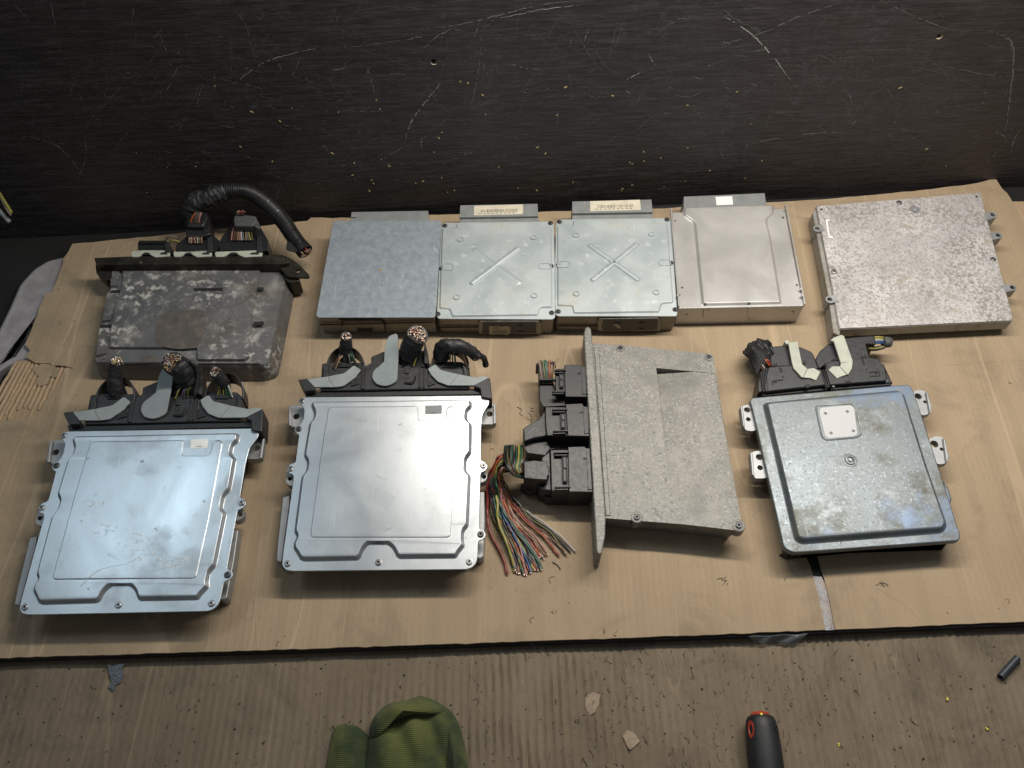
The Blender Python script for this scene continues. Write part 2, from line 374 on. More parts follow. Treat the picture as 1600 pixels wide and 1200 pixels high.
for pts, w, mi in [
    ([(655, 45), (720, 38), (800, 18), (850, 6), (910, 2)], .0026, 3), ([(780, 28), (850, 14), (905, 8)], .0014, 4), ([(500, 75), (560, 72), (655, 60), (800, 55)], .0012, 3),
    ([(365, 132), (400, 104), (440, 88), (500, 74)], .0014, 4), ([(690, 128), (660, 165), (640, 195), (634, 215)], .0022, 4), ([(573, 103), (580, 125), (586, 150)], .002, 3),
    ([(753, 45), (750, 90), (742, 140), (733, 175)], .0014, 3), ([(282, 92), (266, 130), (245, 165)], .0014, 3), ([(250, 55), (262, 85)], .002, 3), ([(22, 8), (48, 33)], .002, 3),
    ([(80, 5), (86, 42)], .0016, 3), ([(584, 257), (630, 230), (668, 212)], .0014, 3), ([(365, 15), (385, 40), (398, 95)], .0012, 3), ([(1132, 25), (1170, 50), (1205, 85), (1235, 125)], .002, 4),
    ([(1318, 2), (1250, 25), (1180, 55), (1120, 70)], .0022, 3), ([(1375, 0), (1440, 30), (1500, 52)], .0014, 3), ([(1486, 52), (1540, 47), (1575, 62), (1582, 90)], .0012, 3),
    ([(1567, 52), (1582, 70), (1583, 110), (1577, 160), (1571, 206)], .0026, 3), ([(1585, 200), (1560, 235), (1535, 259)], .002, 3), ([(880, 20), (905, 60), (930, 98), (945, 112)], .001, 3),
    ([(978, 125), (1003, 112)], .002, 4), ([(1011, 82), (1025, 102)], .0014, 4), ([(1560, 100), (1552, 125)], .0012, 3), ([(1210, 130), (1250, 133)], .001, 3), ([(530, 173), (610, 174)], .0016, 3),
    ([(470, 90), (456, 120)], .0014, 3), ([(727, 240), (748, 239)], .003, 3), ([(270, 190), (285, 200)], .0016, 3), ([(500, 210), (520, 250)], .0012, 3), ([(210, 5), (205, 40)], .0012, 3), ([(640, 60), (670, 55)], .003, 3)]:
    scratch(pts, w, mi)
for k in range(620):
    x = random.uniform(0, 1600); y = random.triangular(0, 300, 130); an = random.choice([random.gauss(.1, .3), random.gauss(-.9, .4), random.uniform(0, 3.1)]); L = random.expovariate(1/11)+2
    cv = random.uniform(-.3, .3)*L
    scratch([(x-math.cos(an)*L, y-math.sin(an)*L), (x+math.sin(an)*cv, y-math.cos(an)*cv), (x+math.cos(an)*L, y+math.sin(an)*L)], random.uniform(.0003, .0010), 3 if random.random() < .9 else 4)
for k in range(70):             # pale scuffs
    x = random.choice([random.gauss(330, 120), random.uniform(0, 1600)]); y = random.uniform(60, 300)
    scratch([(x, y), (x+random.uniform(2, 7), y+random.uniform(-1, 3)), (x+random.uniform(7, 12), y+random.uniform(0, 5))], random.uniform(.001, .003), 3)
for k in range(75):             # wood chips stuck to the board
    x = random.choice([random.gauss(780, 230), random.uniform(200, 1550)]); y = random.choice([random.uniform(230, 312), random.uniform(120, 310)])
    if x > 1250 and y > 270: continue
    c = WP(x, y)+WN*.0006; s_ = random.uniform(.0005, .0017); aa = random.uniform(0, 3.1)
    e1 = (WD*math.cos(aa)+Vector((0, 0, 1))*math.sin(aa))*s_*1.7; e2 = (WD*-math.sin(aa)+Vector((0, 0, 1))*math.cos(aa))*s_*.8
    m.m = 5; m.loft([[c-WN*.0005+q for q in (e1, e2, -e1, -e2)], [c+q*.7 for q in (e1, e2*1.3, -e1, -e2)]], True, True)
wall = build(m, 'wall', [M_WALL, M_HOLE, M_BLKD, M_SCR, M_SCR2, M_CHIP], kind='structure', fix=False)
m = M(); m.prism([Vector((x, y, -.004)) for x, y in ((-1.4, -.6), (1.4, -.6), (1.4, 1.3), (-1.4, 1.3))], -.04)
build(m, 'tabletop', plain('dark_bench', (.0035, .0033, .003), .9, sc=40), kind='structure')
# lower, worn cardboard: a real rippled sheet
def lowh(x, y):
    r = mn.noise(Vector((x*5, y*2.2, 3))); k = max(0, min(1, .55+r*1.3)); xx = x*1.0+y*.05
    right = max(0, min(1, (x+.35)/.25))
    return .0015*k*math.sin(2*math.pi*xx/.0092+1.5*mn.noise(Vector((x*6, y*14, 1))))*(.3+.7*right)*(.5+.9*mn.noise(Vector((x*30, y*25, 8))))+.0016*mn.noise(Vector((x*9, y*6, 0)))+.0011*right*abs(mn.noise(Vector((x*80, y*32, 5))))+.0003*mn.noise(Vector((x*220, y*120, 9)))
yF, yB = P(800, 1290, 0).y, P(800, 950, 0).y
m = M(); m.grid(lambda u, v: Vector((-.66+1.45*u, yF+(yB-yF)*v, lowh(-.66+1.45*u, yF+(yB-yF)*v))), 760, 230)
ytop = P(1583, 315, 0).y
m.prism([Vector((x, y, -.0012)) for x, y in ((-.66, yF-.25), (.79+.3, yF-.25), (1.09, ytop), (.50, ytop+.003), (-.3, .5), (-.78, P(0, 590, 0).y+.01), (-.80, yF-.25))], -.0038)
def nick(m, x, y, z, ln, wd, an, hgt, hfun=None):       # a lifted, curled shred of the paper ply
    c = P(x, y, z); t = Vector((math.cos(an), math.sin(an), 0)); sd = Vector((-t.y, t.x, 0)); n_ = 6; A = []; B = []
    hz = hfun(c.x, c.y) if hfun else 0
    for k in range(n_+1):
        u = k/n_; w = wd*math.sin(math.pi*(u*.85+.1))*random.uniform(.6, 1.25); c2 = c+t*ln*(u-.5)
        A.append(c2-sd*.0002+Vector((0, 0, hz-.0003))); B.append(c2+sd*w+Vector((0, 0, hz+hgt*random.uniform(.5, 1.2))))
    b = len(m.v); m.v += [tuple(p) for p in A]+[tuple(p) for p in B]
    for k in range(n_): m.face([b+k, b+k+1, b+n_+2+k, b+n_+1+k])
for k in range(210):
    x = random.choice([random.gauss(1040, 130), random.gauss(950, 220), random.gauss(1150, 200)]); y = random.uniform(1000, 1210)
    if x > 500: nick(m, x, y, 0, random.uniform(.003, .011), random.uniform(.0008, .0028), random.gauss(math.pi/2, .35)*random.choice((1, -1)), random.uniform(.0004, .0016), lowh)
low = build(m, 'cardboard_sheet', MC_LOW, bevel=0, label='dirty rippled brown cardboard lying in front, under the cloth and the red capped screwdriver', cat='cardboard', fix=False)
# folded second sheet at the far right, level with the upper one
m = M(); m.prism([P(x, y, .010) for x, y in ((1500, 317), (1583, 315), (1680, 313), (1900, 700), (1600, 700))], 0)
build(m, 'cardboard_flap', MC_LOW2, label='clean cardboard piece at the far right end, behind the folded corner of the big sheet', cat='cardboard')
# black board
m = M(); m.prism(rnd([P(x, y, .012) for x, y in ((-300, 1052), (0, 1031), (500, 1016), (1100, 996), (1306, 987.5), (1600, 975.5), (1760, 969), (1700, 700), (1500, 400), (140, 470), (120, 700), (-200, 900))], .002), .0012)
build(m, 'black_board', MC_BOARD, label='thin black board under the big cardboard, showing as a dark strip along its front edge', cat='board')
# grey tray at the left
tp = [(-150, 800), (-60, 640), (0, 514), (13, 488), (32, 445), (54, 421), (76, 408), (97, 403), (135, 400), (128, 470), (90, 560), (26, 566), (0, 582), (-60, 700)]
t3 = rnd([P(x, y, .009) for x, y in tp], .006); t3 = ccw(t3); m = M()
m.loft([atz(t3, 0), inset(t3, -.0005), lift(inset(t3, .003), .0026), lift(inset(t3, .007), .0030), lift(inset(t3, .010), .0012)], True, True)
build(m, 'tray', M_FOAM, ang=60, label='pitted grey tray with a rounded corner sticking out from under the cardboard at the left', cat='tray')
# upper cardboard
rng = random.Random(3)
def rag(pts, amp, step=12, skip=()):
    out = []
    for i in range(len(pts)-1):
        (x0, y0), (x1, y1) = pts[i], pts[i+1]; n = max(1, int(math.hypot(x1-x0, y1-y0)/step))
        for k in range(n):
            t = k/n; a = amp if 0 < k else 0
            out.append((x0+(x1-x0)*t+rng.uniform(-a, a), y0+(y1-y0)*t+rng.uniform(-a, a)))
    return out+[pts[-1]]
left = [(-300, 1048), (-150, 800), (0, 657), (40, 655), (64, 640), (80, 612), (92, 597), (106, 574), (79, 568), (52, 566), (39, 559), (47, 547), (39, 539), (51, 510), (65, 473), (71, 459), (81, 456), (95, 423), (99, 404), (113, 381)]
back = [(113, 381), (200, 373), (300, 362), (420, 352), (480, 345), (486, 340), (520, 341), (700, 335), (870, 330), (1022, 326), (1100, 322), (1226, 315), (1280, 312), (1380, 303), (1439, 297), (1502, 290), (1527, 286), (1555, 278), (1566, 295), (1574, 302), (1582, 315), (1600, 345), (1680, 520), (1760, 955)]
front = [(1760, 960), (1600, 971), (1306, 983.5)]
slit = [(1304, 980), (1300, 958), (1293, 925), (1288, 905), (1283, 890), (1279, 872), (1262, 845), (1250, 850), (1260, 872), (1266, 884), (1271, 901), (1277, 925), (1284, 955), (1290, 983)]
front2 = [(1288, 984), (1100, 992), (800, 1003), (500, 1013), (200, 1022), (0, 1028)]
outl = rag(left, .8, 9)[:-1]+rag(back, .7, 14)[:-1]+rag(front, .7, 16)+slit+rag(front2, .8, 14)
m = M(); m.holed(ccw([P(x, y, ZC) for x, y in outl]), [], .003)
for x, y, l_ in ((1130, 905, .006), (1136, 910, .005), (1227, 906, .003), (1378, 914, .007), (1575, 940, .006), (832, 968, .006), (866, 955, .004), (944, 985, .006), (962, 990, .005), (860, 905, .007), (92, 452, .003), (96, 505, .004), (117, 503, .003), (99, 541, .005), (435, 1005, .005), (660, 925, .004), (1580, 600, .004), (830, 640, .006), (824, 655, .005), (768, 700, .004), (60, 870, .005)):
    for q in range(3): nick(m, x+random.uniform(-3, 3), y+random.uniform(-3, 3), ZC+.0004, l_*random.uniform(.5, 1), .0009, random.uniform(0, 3), .0009)
up_card = build(m, 'cardboard_sheet', MC_UP, ang=30, label='large clean kraft cardboard carrying all ten control modules, left side torn', cat='cardboard')
# torn window: bare flutes on the inner liner (part of the sheet)
m = M(); tw = [(-200, 850), (-80, 720), (0, 637), (14, 597), (28, 564), (60, 560), (112, 568), (110, 580), (96, 600), (68, 645), (40, 662), (0, 664), (-180, 900)]
m.prism([P(x, y, ZC-.0026) for x, y in tw], ZC-.0034); build(m, 'inner_liner', MC_LOW2, up_card)
m = M()
for k in range(13):
    f = k/12; a = P(27+f*80, 562+f*6, ZC-.0016); b = P(-34+f*102, 662-f*2+(8 if k < 4 else 0), ZC-.0016)
    a = a.lerp(b, rng.uniform(0, .12)); b = a.lerp(b, rng.uniform(.72, 1))
    seg_ = [a.lerp(b, t/14)+Vector((rng.uniform(-.0003, .0003), 0, 0)) for t in range(15)]
    m.tube([p+Vector((rng.uniform(-.0004, .0004), 0, -.0006+rng.uniform(-.0003, .0003))) for p in seg_], lambda t: .0024*(1 if .03 < t < .97 else .6), 8)
build(m, 'torn_flutes', MC_EDGE, up_card, ang=50)
m = M(); q = [(50, 575), (66, 568), (84, 570), (92, 578), (88, 590), (78, 588), (74, 600), (60, 604), (56, 596), (62, 590), (56, 584)]
m.slab([P(x, y, ZC+.0006) for x, y in q], .0006); build(m, 'torn_flap', MC_UP, up_card)
# lifted outer ply above the tear, fold ridges
m = M(); m.slab([P(x, y, ZC+.0016) for x, y in rag([(41, 558), (48, 545), (80, 538), (122, 545), (118, 560), (113, 575), (104, 572), (80, 571), (79, 568), (55, 567), (41, 558)], .7, 6)], .0014)
build(m, 'lifted_ply', MC_UP, up_card)
def crease(pts, w=.0011, h=.0004):
    mm = M(); c = [P(x, y, ZC+.0001) for x, y in pts]; L = []
    cs = spline(c, 6)
    rings = []
    for i, p in enumerate(cs):
        t = (cs[min(i+1, len(cs)-1)]-cs[max(0, i-1)]).normalized(); sd = Vector((-t.y, t.x, 0)); rings.append([p-sd*w, p+Vector((0, 0, h)), p+sd*w])
    mm.loft(rings, False, False, closed=False); return mm
for pts in ([(113, 383), (96, 420), (90, 440), (84, 455)], [(131, 382), (115, 400), (100, 432), (92, 458)], [(1530, 290), (1552, 335), (1585, 400), (1640, 560)], [(366, 940), (359, 980), (353, 1014)], [(388, 945), (380, 1013)],
            [(52, 541), (90, 543), (140, 540), (158, 541)], [(1480, 570), (1530, 566), (1600, 562)], [(440, 525), (470, 523), (500, 522)], [(398, 940), (402, 1013)], [(1370, 918), (1400, 935), (1420, 950), (1443, 972)]):
    build(crease(pts), 'crease', MC_UP, up_card, ang=80)
# tape in the slit
m = M(); m.slab([P(x, y, ZC-.001) for x, y in ((1268, 900), (1284, 901), (1300, 940), (1306, 984), (1289, 985), (1278, 940))], .0004)
build(m, 'tape_strip', M_TAPEC, label='glossy brown tape inside the slit of the cardboard in front of the blotchy square module', cat='tape')
m = M()
def fgrid(u, v):
    a = P(1168, 993, .0132).lerp(P(1262, 989, .0132), u); b = P(1180, 1002, .004).lerp(P(1240, 1006, .003), u)
    return a.lerp(b, v)+Vector((0, -.001-.002*math.sin(u*9)*v, .0012*math.sin(u*14+v*5)))
m.grid(fgrid, 20, 6); n_ = N('clear_film'); MF = n_.done((.16, .17, .18), .12, 0, [(n_.noise(60, 4), .8, .002)], Alpha=.55)
o = build(m, 'plastic_film', MF, ang=70, label='crumpled clear plastic film hanging over the black board edge near the slit', cat='film')
sm = o.modifiers.new('thickness', 'SOLIDIFY'); sm.thickness = .0003
# ------------------------------------------------------------------ shared little parts
GB = 'second hand control modules laid out on cardboard'
def screw(px, py, z, r, parent, name='screw', mat=None, h=.0014, q=None, hole=True):
    c = q if q is not None else P(px, py, z); m = M()
    m.lathe(c, [(r*1.25, -.0004), (r*1.25, h*.25), (r, h*.3), (r, h*.8), (r*.82, h), (r*.5, h), (r*.42, h*.35)], n=18)
    if hole: m.m = 1; m.lathe(c+Vector((0, 0, h*.36)), [(r*.40, 0), (r*.36, .0001)], n=6)
    return build(m, name, [mat or M_SCREW, M_BLKD], parent, ang=30)
def lug(outer, hole, hr, z, zb, parent, mat=M_ALUS, name='mounting_lug', r=.003):
    top = rnd([P(x, y, z) for x, y in outer], r); c = P(hole[0], hole[1], z); m = M()
    m.holed(ccw(top), [circ(c, hr, 16)], (z if not isinstance(z, tuple) else c.z)-zb)
    return build(m, name, mat, parent, bevel=.0005)
def label_on(quad, z, parent, mat, name='label', bars=0, rows=1, r=.0006, ink=True, seed=1):
    q = [P(x, y, up(z, .0003)) for x, y in quad]       # TL TR BR BL
    m = M(); m.slab(rnd(q, r, 3), .0004); L = build(m, name, mat, parent)
    if ink:
        rr = random.Random(seed); m = M()
        def uv(u, v): return (q[0].lerp(q[1], u)).lerp(q[3].lerp(q[2], u), v)+Vector((0, 0, .00012))
        if bars:
            u = .14
            while u < .86:
                w = rr.choice([.006, .010, .016]); a = rr.choice([0, .03])
                m.loft([[uv(u, .42+a), uv(u+w, .42+a), uv(u+w, .72), uv(u, .72)]], True); u += w+rr.choice([.008, .012, .02])
            for k in range(9):
                u = .10+k*.085; m.loft([[uv(u, .80), uv(u+.05, .80), uv(u+.05, .86), uv(u, .86)]], True)
        build(m, 'printing', M_INK, L, fix=False)
    return L
def text_on(s, c, size, ex, ey, parent, mat, name='lettering'):   # small raised letters as a real mesh
    cu = bpy.data.curves.new(name, 'FONT'); cu.body = s; cu.size = size; cu.align_x = 'CENTER'; cu.align_y = 'CENTER'; cu.extrude = .00006; cu.resolution_u = 2
    t = bpy.data.objects.new('tmp', cu); S.collection.objects.link(t); bpy.context.view_layer.update()
    me = bpy.data.meshes.new_from_object(t); bpy.data.objects.remove(t)
    ex = ex.normalized(); ey = (ey-ex*ey.dot(ex)).normalized(); ez = ex.cross(ey); m = M(); m.v = [tuple(c+ex*v.co.x+ey*v.co.y+ez*v.co.z) for v in me.vertices]
    for p in me.polygons: m.face(list(p.vertices))
    return build(m, name, mat, parent, fix=False)
def block(pts, zt, zb, mat, parent, name, bevel=.0008, r=0, **k):
    q = [P(x, y, zt) for x, y in pts]
    if r: q = rnd(q, r)
    m = M(); m.prism(q, zb); return build(m, name, mat, parent, bevel=bevel, **k)
def strap(pts, z, th, mat, parent, name, r=.002, bevel=.0003, **k):
    m = M(); m.slab(rnd([P(x, y, z) for x, y in pts], r, 4), th); return build(m, name, mat, parent, bevel=bevel, **k)
def wire_end(c, ax, R, n, parent, cols=('pink', 'cream', 'grey', 'white', 'black', 'brown', 'violet', 'orange', 'tan', 'yellow', 'green'), seed=1, name='cut_wire_ends', r0=None):
    rr = random.Random(seed); ax = Vector(ax).normalized(); q = ax.to_track_quat('Z', 'Y'); names = list(cols)
    m = M(); r0 = r0 or R*.86/math.sqrt(n)*.86; pts = []
    tries = 0
    while len(pts) < n and tries < 6000:
        tries += 1; a = rr.uniform(0, 2*math.pi); d = math.sqrt(rr.random())*(R-r0)
        p = Vector((math.cos(a)*d, math.sin(a)*d, 0))
        if all((p-o).length > r0*1.62 for o in pts): pts.append(p)
    m.m = len(names)+1; m.loft([circ(c-ax*.001, R*.97, 16, ax)], True)
    for p in pts:
        h = rr.uniform(.0008, .0035); ci = rr.randrange(len(names)); w = c+q @ p; t = (ax+q @ Vector((rr.uniform(-.25, .25), rr.uniform(-.25, .25), 0))).normalized()
        m.m = ci; m.loft([circ(w-ax*.001, r0, 8, t), circ(w+t*h, r0, 8, t)], True)
        m.m = len(names); m.loft([circ(w+t*h, r0*.45, 7, t), circ(w+t*(h+.0004), r0*.4, 7, t)], True)
    return build(m, name, [MW[k] for k in names]+[M_COPPER, M_BLKD], parent, fix=False, ang=40)
CAMV = Vector((0, 0, CAMZ))
def tape_tube(pts, r, parent, name='taped_cable', mat=None, n=18, lump=.06, seed=1, ribs=0):
    rr = random.Random(seed); ph = rr.uniform(0, 9); s_ = spline(pts, 14)
    m = M()
    f0 = r if callable(r) else (lambda t: r)
    f = lambda t: f0(t)*(1+lump*math.sin(t*31+ph)*math.sin(t*12+1)+lump*.6*math.sin(t*57))
    f = f0; m.tube(s_, f, n)
    nv = []
    for i, v in enumerate(m.v):
        k = min(len(s_)-1, i//n); v = Vector(v); d_ = v-s_[k]; w = v*170; q = mn.noise(w+Vector((seed, 0, 0)))+.5*mn.noise(w*2.3)
        nv.append(tuple(s_[k]+d_*(1+lump*2.2*q)))
    m.v = nv; return build(m, name, mat or M_TAPE, parent, ang=32)
# ------------------------------------------------------------------ B: flat blue cover
z4 = zz(480, 290, 4)
def back_conn(root, quad_top, low, z, step, mat=M_CONG, name='connector'):
    # quad_top: TL TR BR BL of the housing; low: y of lower step
    m = M(); q = [P(x, y, z) for x, y in quad_top]; m.prism(q, ZC+.004); c = build(m, name, mat, root, bevel=.0007)
    return c
zB = ZC+.042
B = thing('control_module', 'flat blue grey control module with a plain smooth cover and unlabelled rear connector', 'control unit', P(587, 430, ZC), GB)
bt = [(520, 347), (524, 345), (686, 344), (690, 346), (682, 478), (680, 494), (677, 496), (497, 496), (494, 492)]
m = M(); m.slab(rnd([P(x, y, zB) for x, y in bt], .0012), .0016); build(m, 'cover', M_ZINC, B, bevel=.0005)
m = M(); m.prism([P(x, y, zB-.0018) for x, y in ((523, 349), (686, 348), (679, 494), (499, 494))], ZC); build(m, 'case', M_CASE, B, bevel=.0008)
fa, fb = P(497, 495, zB), P(679, 495, zB)
def onfront(a, b, pts, parent, name, mat, proud=.0006, bevel=0):
    e = (b-a); nn = Vector((e.y, -e.x, 0)).normalized(); nn = nn if nn.y < 0 else -nn
    q = [PV(x, y, a+nn*proud, b+nn*proud) for x, y in pts]; m = M()
    m.loft([[p-nn*(proud+.001) for p in q], q], True, True); return build(m, name, mat, parent, bevel=bevel)
onfront(fa, fb, [(499, 507.5), (680, 503.5), (680, 504.4), (499, 508.4)], B, 'seam', M_BLKD, .0002)
onfront(fa, fb, [(533, 499), (596, 498), (599, 503), (603, 508), (603, 519), (601, 519), (601, 509), (595, 501), (536, 501.5), (536, 510), (534, 510)], B, 'seam', M_BLKD, .0003)
onfront(fa, fb, [(558, 514), (559.5, 514), (559.5, 516.5), (580, 516.5), (580, 514), (581.5, 514), (581.5, 518), (558, 518)], B, 'vent_slot', M_BLKD, .0004)
onfront(fa, fb, [(529, 498.5), (536, 498.5), (536, 500), (529, 500)], B, 'vent_slot', M_BLKD, .0005)
q = [P(x, y, ZC+.034) for x, y in ((549, 331), (669, 329), (671, 350), (547, 351))]
m = M(); m.prism(q, ZC+.003); cn = build(m, 'connector', M_CONG, B, bevel=.0008)
m = M(); m.slab([P(x, y, ZC+.0345) for x, y in ((549, 339.5), (556, 339.5), (556, 340.5), (549, 340.5))], .0006); build(m, 'mould_mark', M_BLKD, cn)
# ------------------------------------------------------------------ C, D: covers with a pressed cross
def crossbox(root, z, C4, fr_bot, screws, dimples, crosses, slots, panel, conn, label_q, labmat, front, bars, seed, tear=None):
    m = M(); m.slab(rnd([P(x, y, z) for x, y in C4], .006, 6), .0016); cov = build(m, 'cover', M_COV, root, bevel=.0005)
    m = M(); case = ccw(rnd([P(x, y, z-.0018) for x, y in C4], .007, 6)); case = inset(case, .0008)
    m.loft([atz(inset(case, .002), ZC), atz(case, ZC+.004), case], True, True); cs = build(m, 'case', M_CASE, root, bevel=.0006)
    m = M(); m.stamp(rnd([P(x, y, z) for x, y in panel], .0028, 4), .0022, .0024); build(m, 'raised_panel', M_COV, cov)
    zt = z+.0022
    for x, y in screws: screw(x, y, z, .0031, root, 'screw', M_SCRD, .0022)
    for x, y in dimples:
        m = M(); m.lathe(P(x, y, zt), [(.0052, -.0001), (.0045, .0016), (.0034, .0016), (.0028, .0004)], n=20); build(m, 'dimple', M_COV, cov, ang=50)
    for (a, b, hh) in crosses:
        pa, pb = P(*a, zt), P(*b, zt); t = (pb-pa).normalized(); sd = Vector((-t.y, t.x, 0)); w = .0044
        o_ = [pa-t*w*.6, pa+t*0+sd*w, pb+sd*w, pb+t*w*.6, pb-sd*w, pa-sd*w]
        m = M(); m.stamp(rnd(o_, .0016, 3), .0022*hh, .0026); build(m, 'pressed_rib', M_COV, cov)
    for s_ in slots:
        m = M(); o_ = ccw(rnd([P(x, y, zt) for x, y in s_], .004, 5))
        m.loft([o_, lift(inset(o_, .0005), .0010), lift(inset(o_, .0013), .0010), lift(inset(o_, .0020), -.0001)], False); build(m, 'screw_slot', M_COV, cov)
    ct, cl, cm = conn          # top quad TL TR BR BL, lower step quad
    m = M(); m.prism([P(x, y, ct[1]) for x, y in ct[0]], ZC+.004); cn = build(m, 'connector', M_CONG, root, bevel=.0007)
    m = M(); m.prism([P(x, y, cl[1]) for x, y in cl[0]], ZC+.005); build(m, 'connector_step', M_CONG, cn, bevel=.0005)
    label_on(label_q, ct[1], cn, labmat, bars=bars, seed=seed)
    a, b = front['edge']; a = P(*a, z); b = P(*b, z)
    for f_ in front['recess']: onfront(a, b, f_, root, 'plug_recess_frame', M_CASE, .0012, .0003)
    fp = onfront(a, b, front['plug'], root, 'front_plug', M_BLK2, .0020, .0005)
    for f_ in front['marks']: onfront(a, b, f_, fp, 'plug_slot', M_BLKD, .0025)
    for f_, mt, nm in front['stickers']: onfront(a, b, f_, fp, nm, mt, .0027)
    onfront(a, b, front['seam'], cs, 'case_seam', M_BLKD, .0002)
    return cov
zC_ = ZC+.037
C_ = thing('control_module', 'pale module with a pressed cross, tan barcode sticker on its black front plug', 'control unit', P(775, 430, ZC), 'pale modules with a pressed cross')
crossbox(C_, zC_, [(690, 348), (865.5, 346), (867, 420), (867.5, 499), (682, 498), (686, 420)], 524,
    [(695, 353), (860, 349), (690, 420), (861, 416), (684, 491), (862, 489)], [(719.5, 374.5), (834, 371.5), (713.5, 464.5), (834.5, 462)],
    [((741, 390), (812, 442), .5), ((811, 387), (736, 444), 1)],
    [[(692, 411.5), (708, 411.5), (709.5, 419), (708, 423), (690, 423)], [(843, 411), (862, 411), (862, 421), (843, 421), (841, 416)]],
    [(713, 350), (842, 349), (843, 355), (862, 355), (863.5, 482), (844, 482), (841, 494), (706, 496), (702, 484), (686, 483), (690.5, 357), (712, 357)],
    (([(719, 320.5), (840, 318), (841, 337.5), (718, 339.5)], ZC+.040), ([(718, 337), (841, 335), (841.5, 352), (717.5, 353)], ZC+.0355), None),
    [(741, 321.5), (817, 319.5), (817.5, 334.5), (740.5, 336.5)], M_LABC,
    dict(edge=((683, 498), (867, 499)), recess=[[(750, 502), (842, 502), (846, 506), (846, 522), (748, 522), (748, 505)]],
         plug=[(755, 504), (799, 503.5), (802, 505), (805, 503.5), (834, 503.5), (837.5, 506), (837.5, 520.5), (753.5, 521)],
         marks=[[(809, 508), (817, 508), (817, 509.5), (809, 509.5)], [(810, 517), (818, 517), (818, 518.5), (810, 518.5)]],
         stickers=[([(764, 509.5), (779, 509.5), (784, 511), (788, 509.3), (795, 509.5), (797.5, 512), (797.5, 520), (792, 524), (787, 522.5), (765, 523)], M_LABT, 'sticker')],
         seam=[(686, 511.5), (750, 511), (750, 512), (686, 512.5)]), 1, 5)
cpl = [o for o in C_.children if o.name.startswith('front_plug')][0]
a_, b_ = P(683, 498, zC_), P(867, 499, zC_)
rr = random.Random(2)
for k in range(15):
    x = 770+k*1.5; onfront(a_, b_, [(x, 516), (x+rr.choice([.5, .9]), 516), (x+.8, 521.3), (x, 521.3)], cpl, 'barcode_bar', M_INK, .0029)
text_on('EPRA', PV(776, 513, a_+Vector((0, -.003, 0)), b_+Vector((0, -.003, 0))), .0038, b_-a_, Vector((0, 0, 1)), cpl, M_INK)
zD_ = ZC+.038
D_ = thing('control_module', 'pale module with a bold pressed cross and no barcode sticker on its front plug', 'control unit', P(963, 430, ZC), 'pale modules with a pressed cross')
crossbox(D_, zD_, [(869, 343), (1048, 340.5), (1053, 410), (1058.5, 490), (1057, 494), (867.5, 494), (867, 420)], 520,
    [(874, 347), (1042, 343.5), (873, 414), (1048, 411), (872, 487), (1055, 484)], [(900, 368), (1018, 366), (900.5, 459), (1025, 457)],
    [((921, 383), (998, 438), 1), ((996, 381), (925, 439), 1)],
    [[(871, 408), (889, 408), (892, 413), (890, 418.5), (870, 419)], [(1030, 406), (1048, 405), (1049, 415.5), (1031, 416), (1028, 411)]],
    [(895, 345), (1022, 342.5), (1024, 348.5), (1043, 348), (1052.5, 474), (1034, 475.5), (1030, 489), (896, 491), (893.5, 479), (870.5, 479), (870, 354), (894, 353)],
    (([(894, 314.5), (1018, 311.5), (1020, 331), (894, 333)], ZC+.042), ([(894, 331), (1019.5, 329), (1020.5, 347), (894, 348)], ZC+.037), None),
    [(922, 314.5), (1000, 312), (1001.5, 328), (922.5, 330)], M_LABC,
    dict(edge=((868, 494), (1057, 494)), recess=[[(936, 498), (1028, 497), (1032, 500), (1032, 517), (934, 518), (934, 502)]],
         plug=[(943, 499.5), (1025, 498.5), (1028, 501), (1027, 515.5), (943, 517), (940.5, 513)],
         marks=[[(961, 504), (970, 504), (970, 505.5), (961, 505.5)], [(999, 504), (1007, 504), (1007, 505.6), (999, 505.6)], [(998, 513), (1006, 513), (1006, 514.6), (998, 514.6)]],
         stickers=[([(958, 507), (963, 506), (968, 509), (970, 513), (966, 513), (962, 510)], M_LABT, 'torn_sticker')],
         seam=[(870, 509), (936, 509.5), (936, 510.5), (870, 510)]), 1, 8)
# ------------------------------------------------------------------ E: silver tray with raised back
z5 = zz(850, 290, 3.721)
zE = ZC+.038
E_ = thing('control_module', 'warm silver control module with wide raised panel and white square sticker on its connector', 'control unit', P(1155, 440, ZC), GB)
m = M(); m.prism([P(x, y, zE) for x, y in ((1050, 332), (1226, 326), (1240, 400), (1256, 478), (1060, 482), (1055, 410))], ZC); cs = build(m, 'case', M_TRAY, E_, bevel=.0008)
def lip(p0, p1, w, nm):
    m = M(); pts = [P(x, y, zE+.004) for x, y in (p0, ((p0[0]*.4+p1[0]*.6), (p0[1]*.4+p1[1]*.6)), p1)]
    ps = spline(pts, 5); m.loft([[p+Vector((-w/2, 0, -.006)), p+Vector((w/2, 0, -.006)), p+Vector((w/2, 0, 0)), p+Vector((-w/2, 0, 0))] for p in ps], True, True)
    return build(m, nm, M_TRAY, E_, bevel=.0003)
lip((1048.5, 326), (1061, 478), .0018, 'side_lip'); lip((1228, 319), (1258, 475), .0018, 'side_lip')
m = M(); m.stamp(rnd([P(x, y, zE) for x, y in z5([(808, 128), (1333, 112), (1340, 165), (1296, 205), (1320, 300), (1384, 694), (915, 705), (890, 450), (868, 222), (806, 178)])], 0.0052, 6), .0032, .0046, 4); build(m, 'raised_panel', M_TRAY, E_)
m = M(); m.prism([P(x, y, ZC+.030) for x, y in z5([(812, 62), (1283, 42), (1297, 125), (808, 140)])], ZC+.003)
m = M(); m.prism([P(x, y, ZC+.034) for x, y in ((1068.5, 307), (1195, 301.5), (1199, 330), (1068, 334))], ZC+.003)
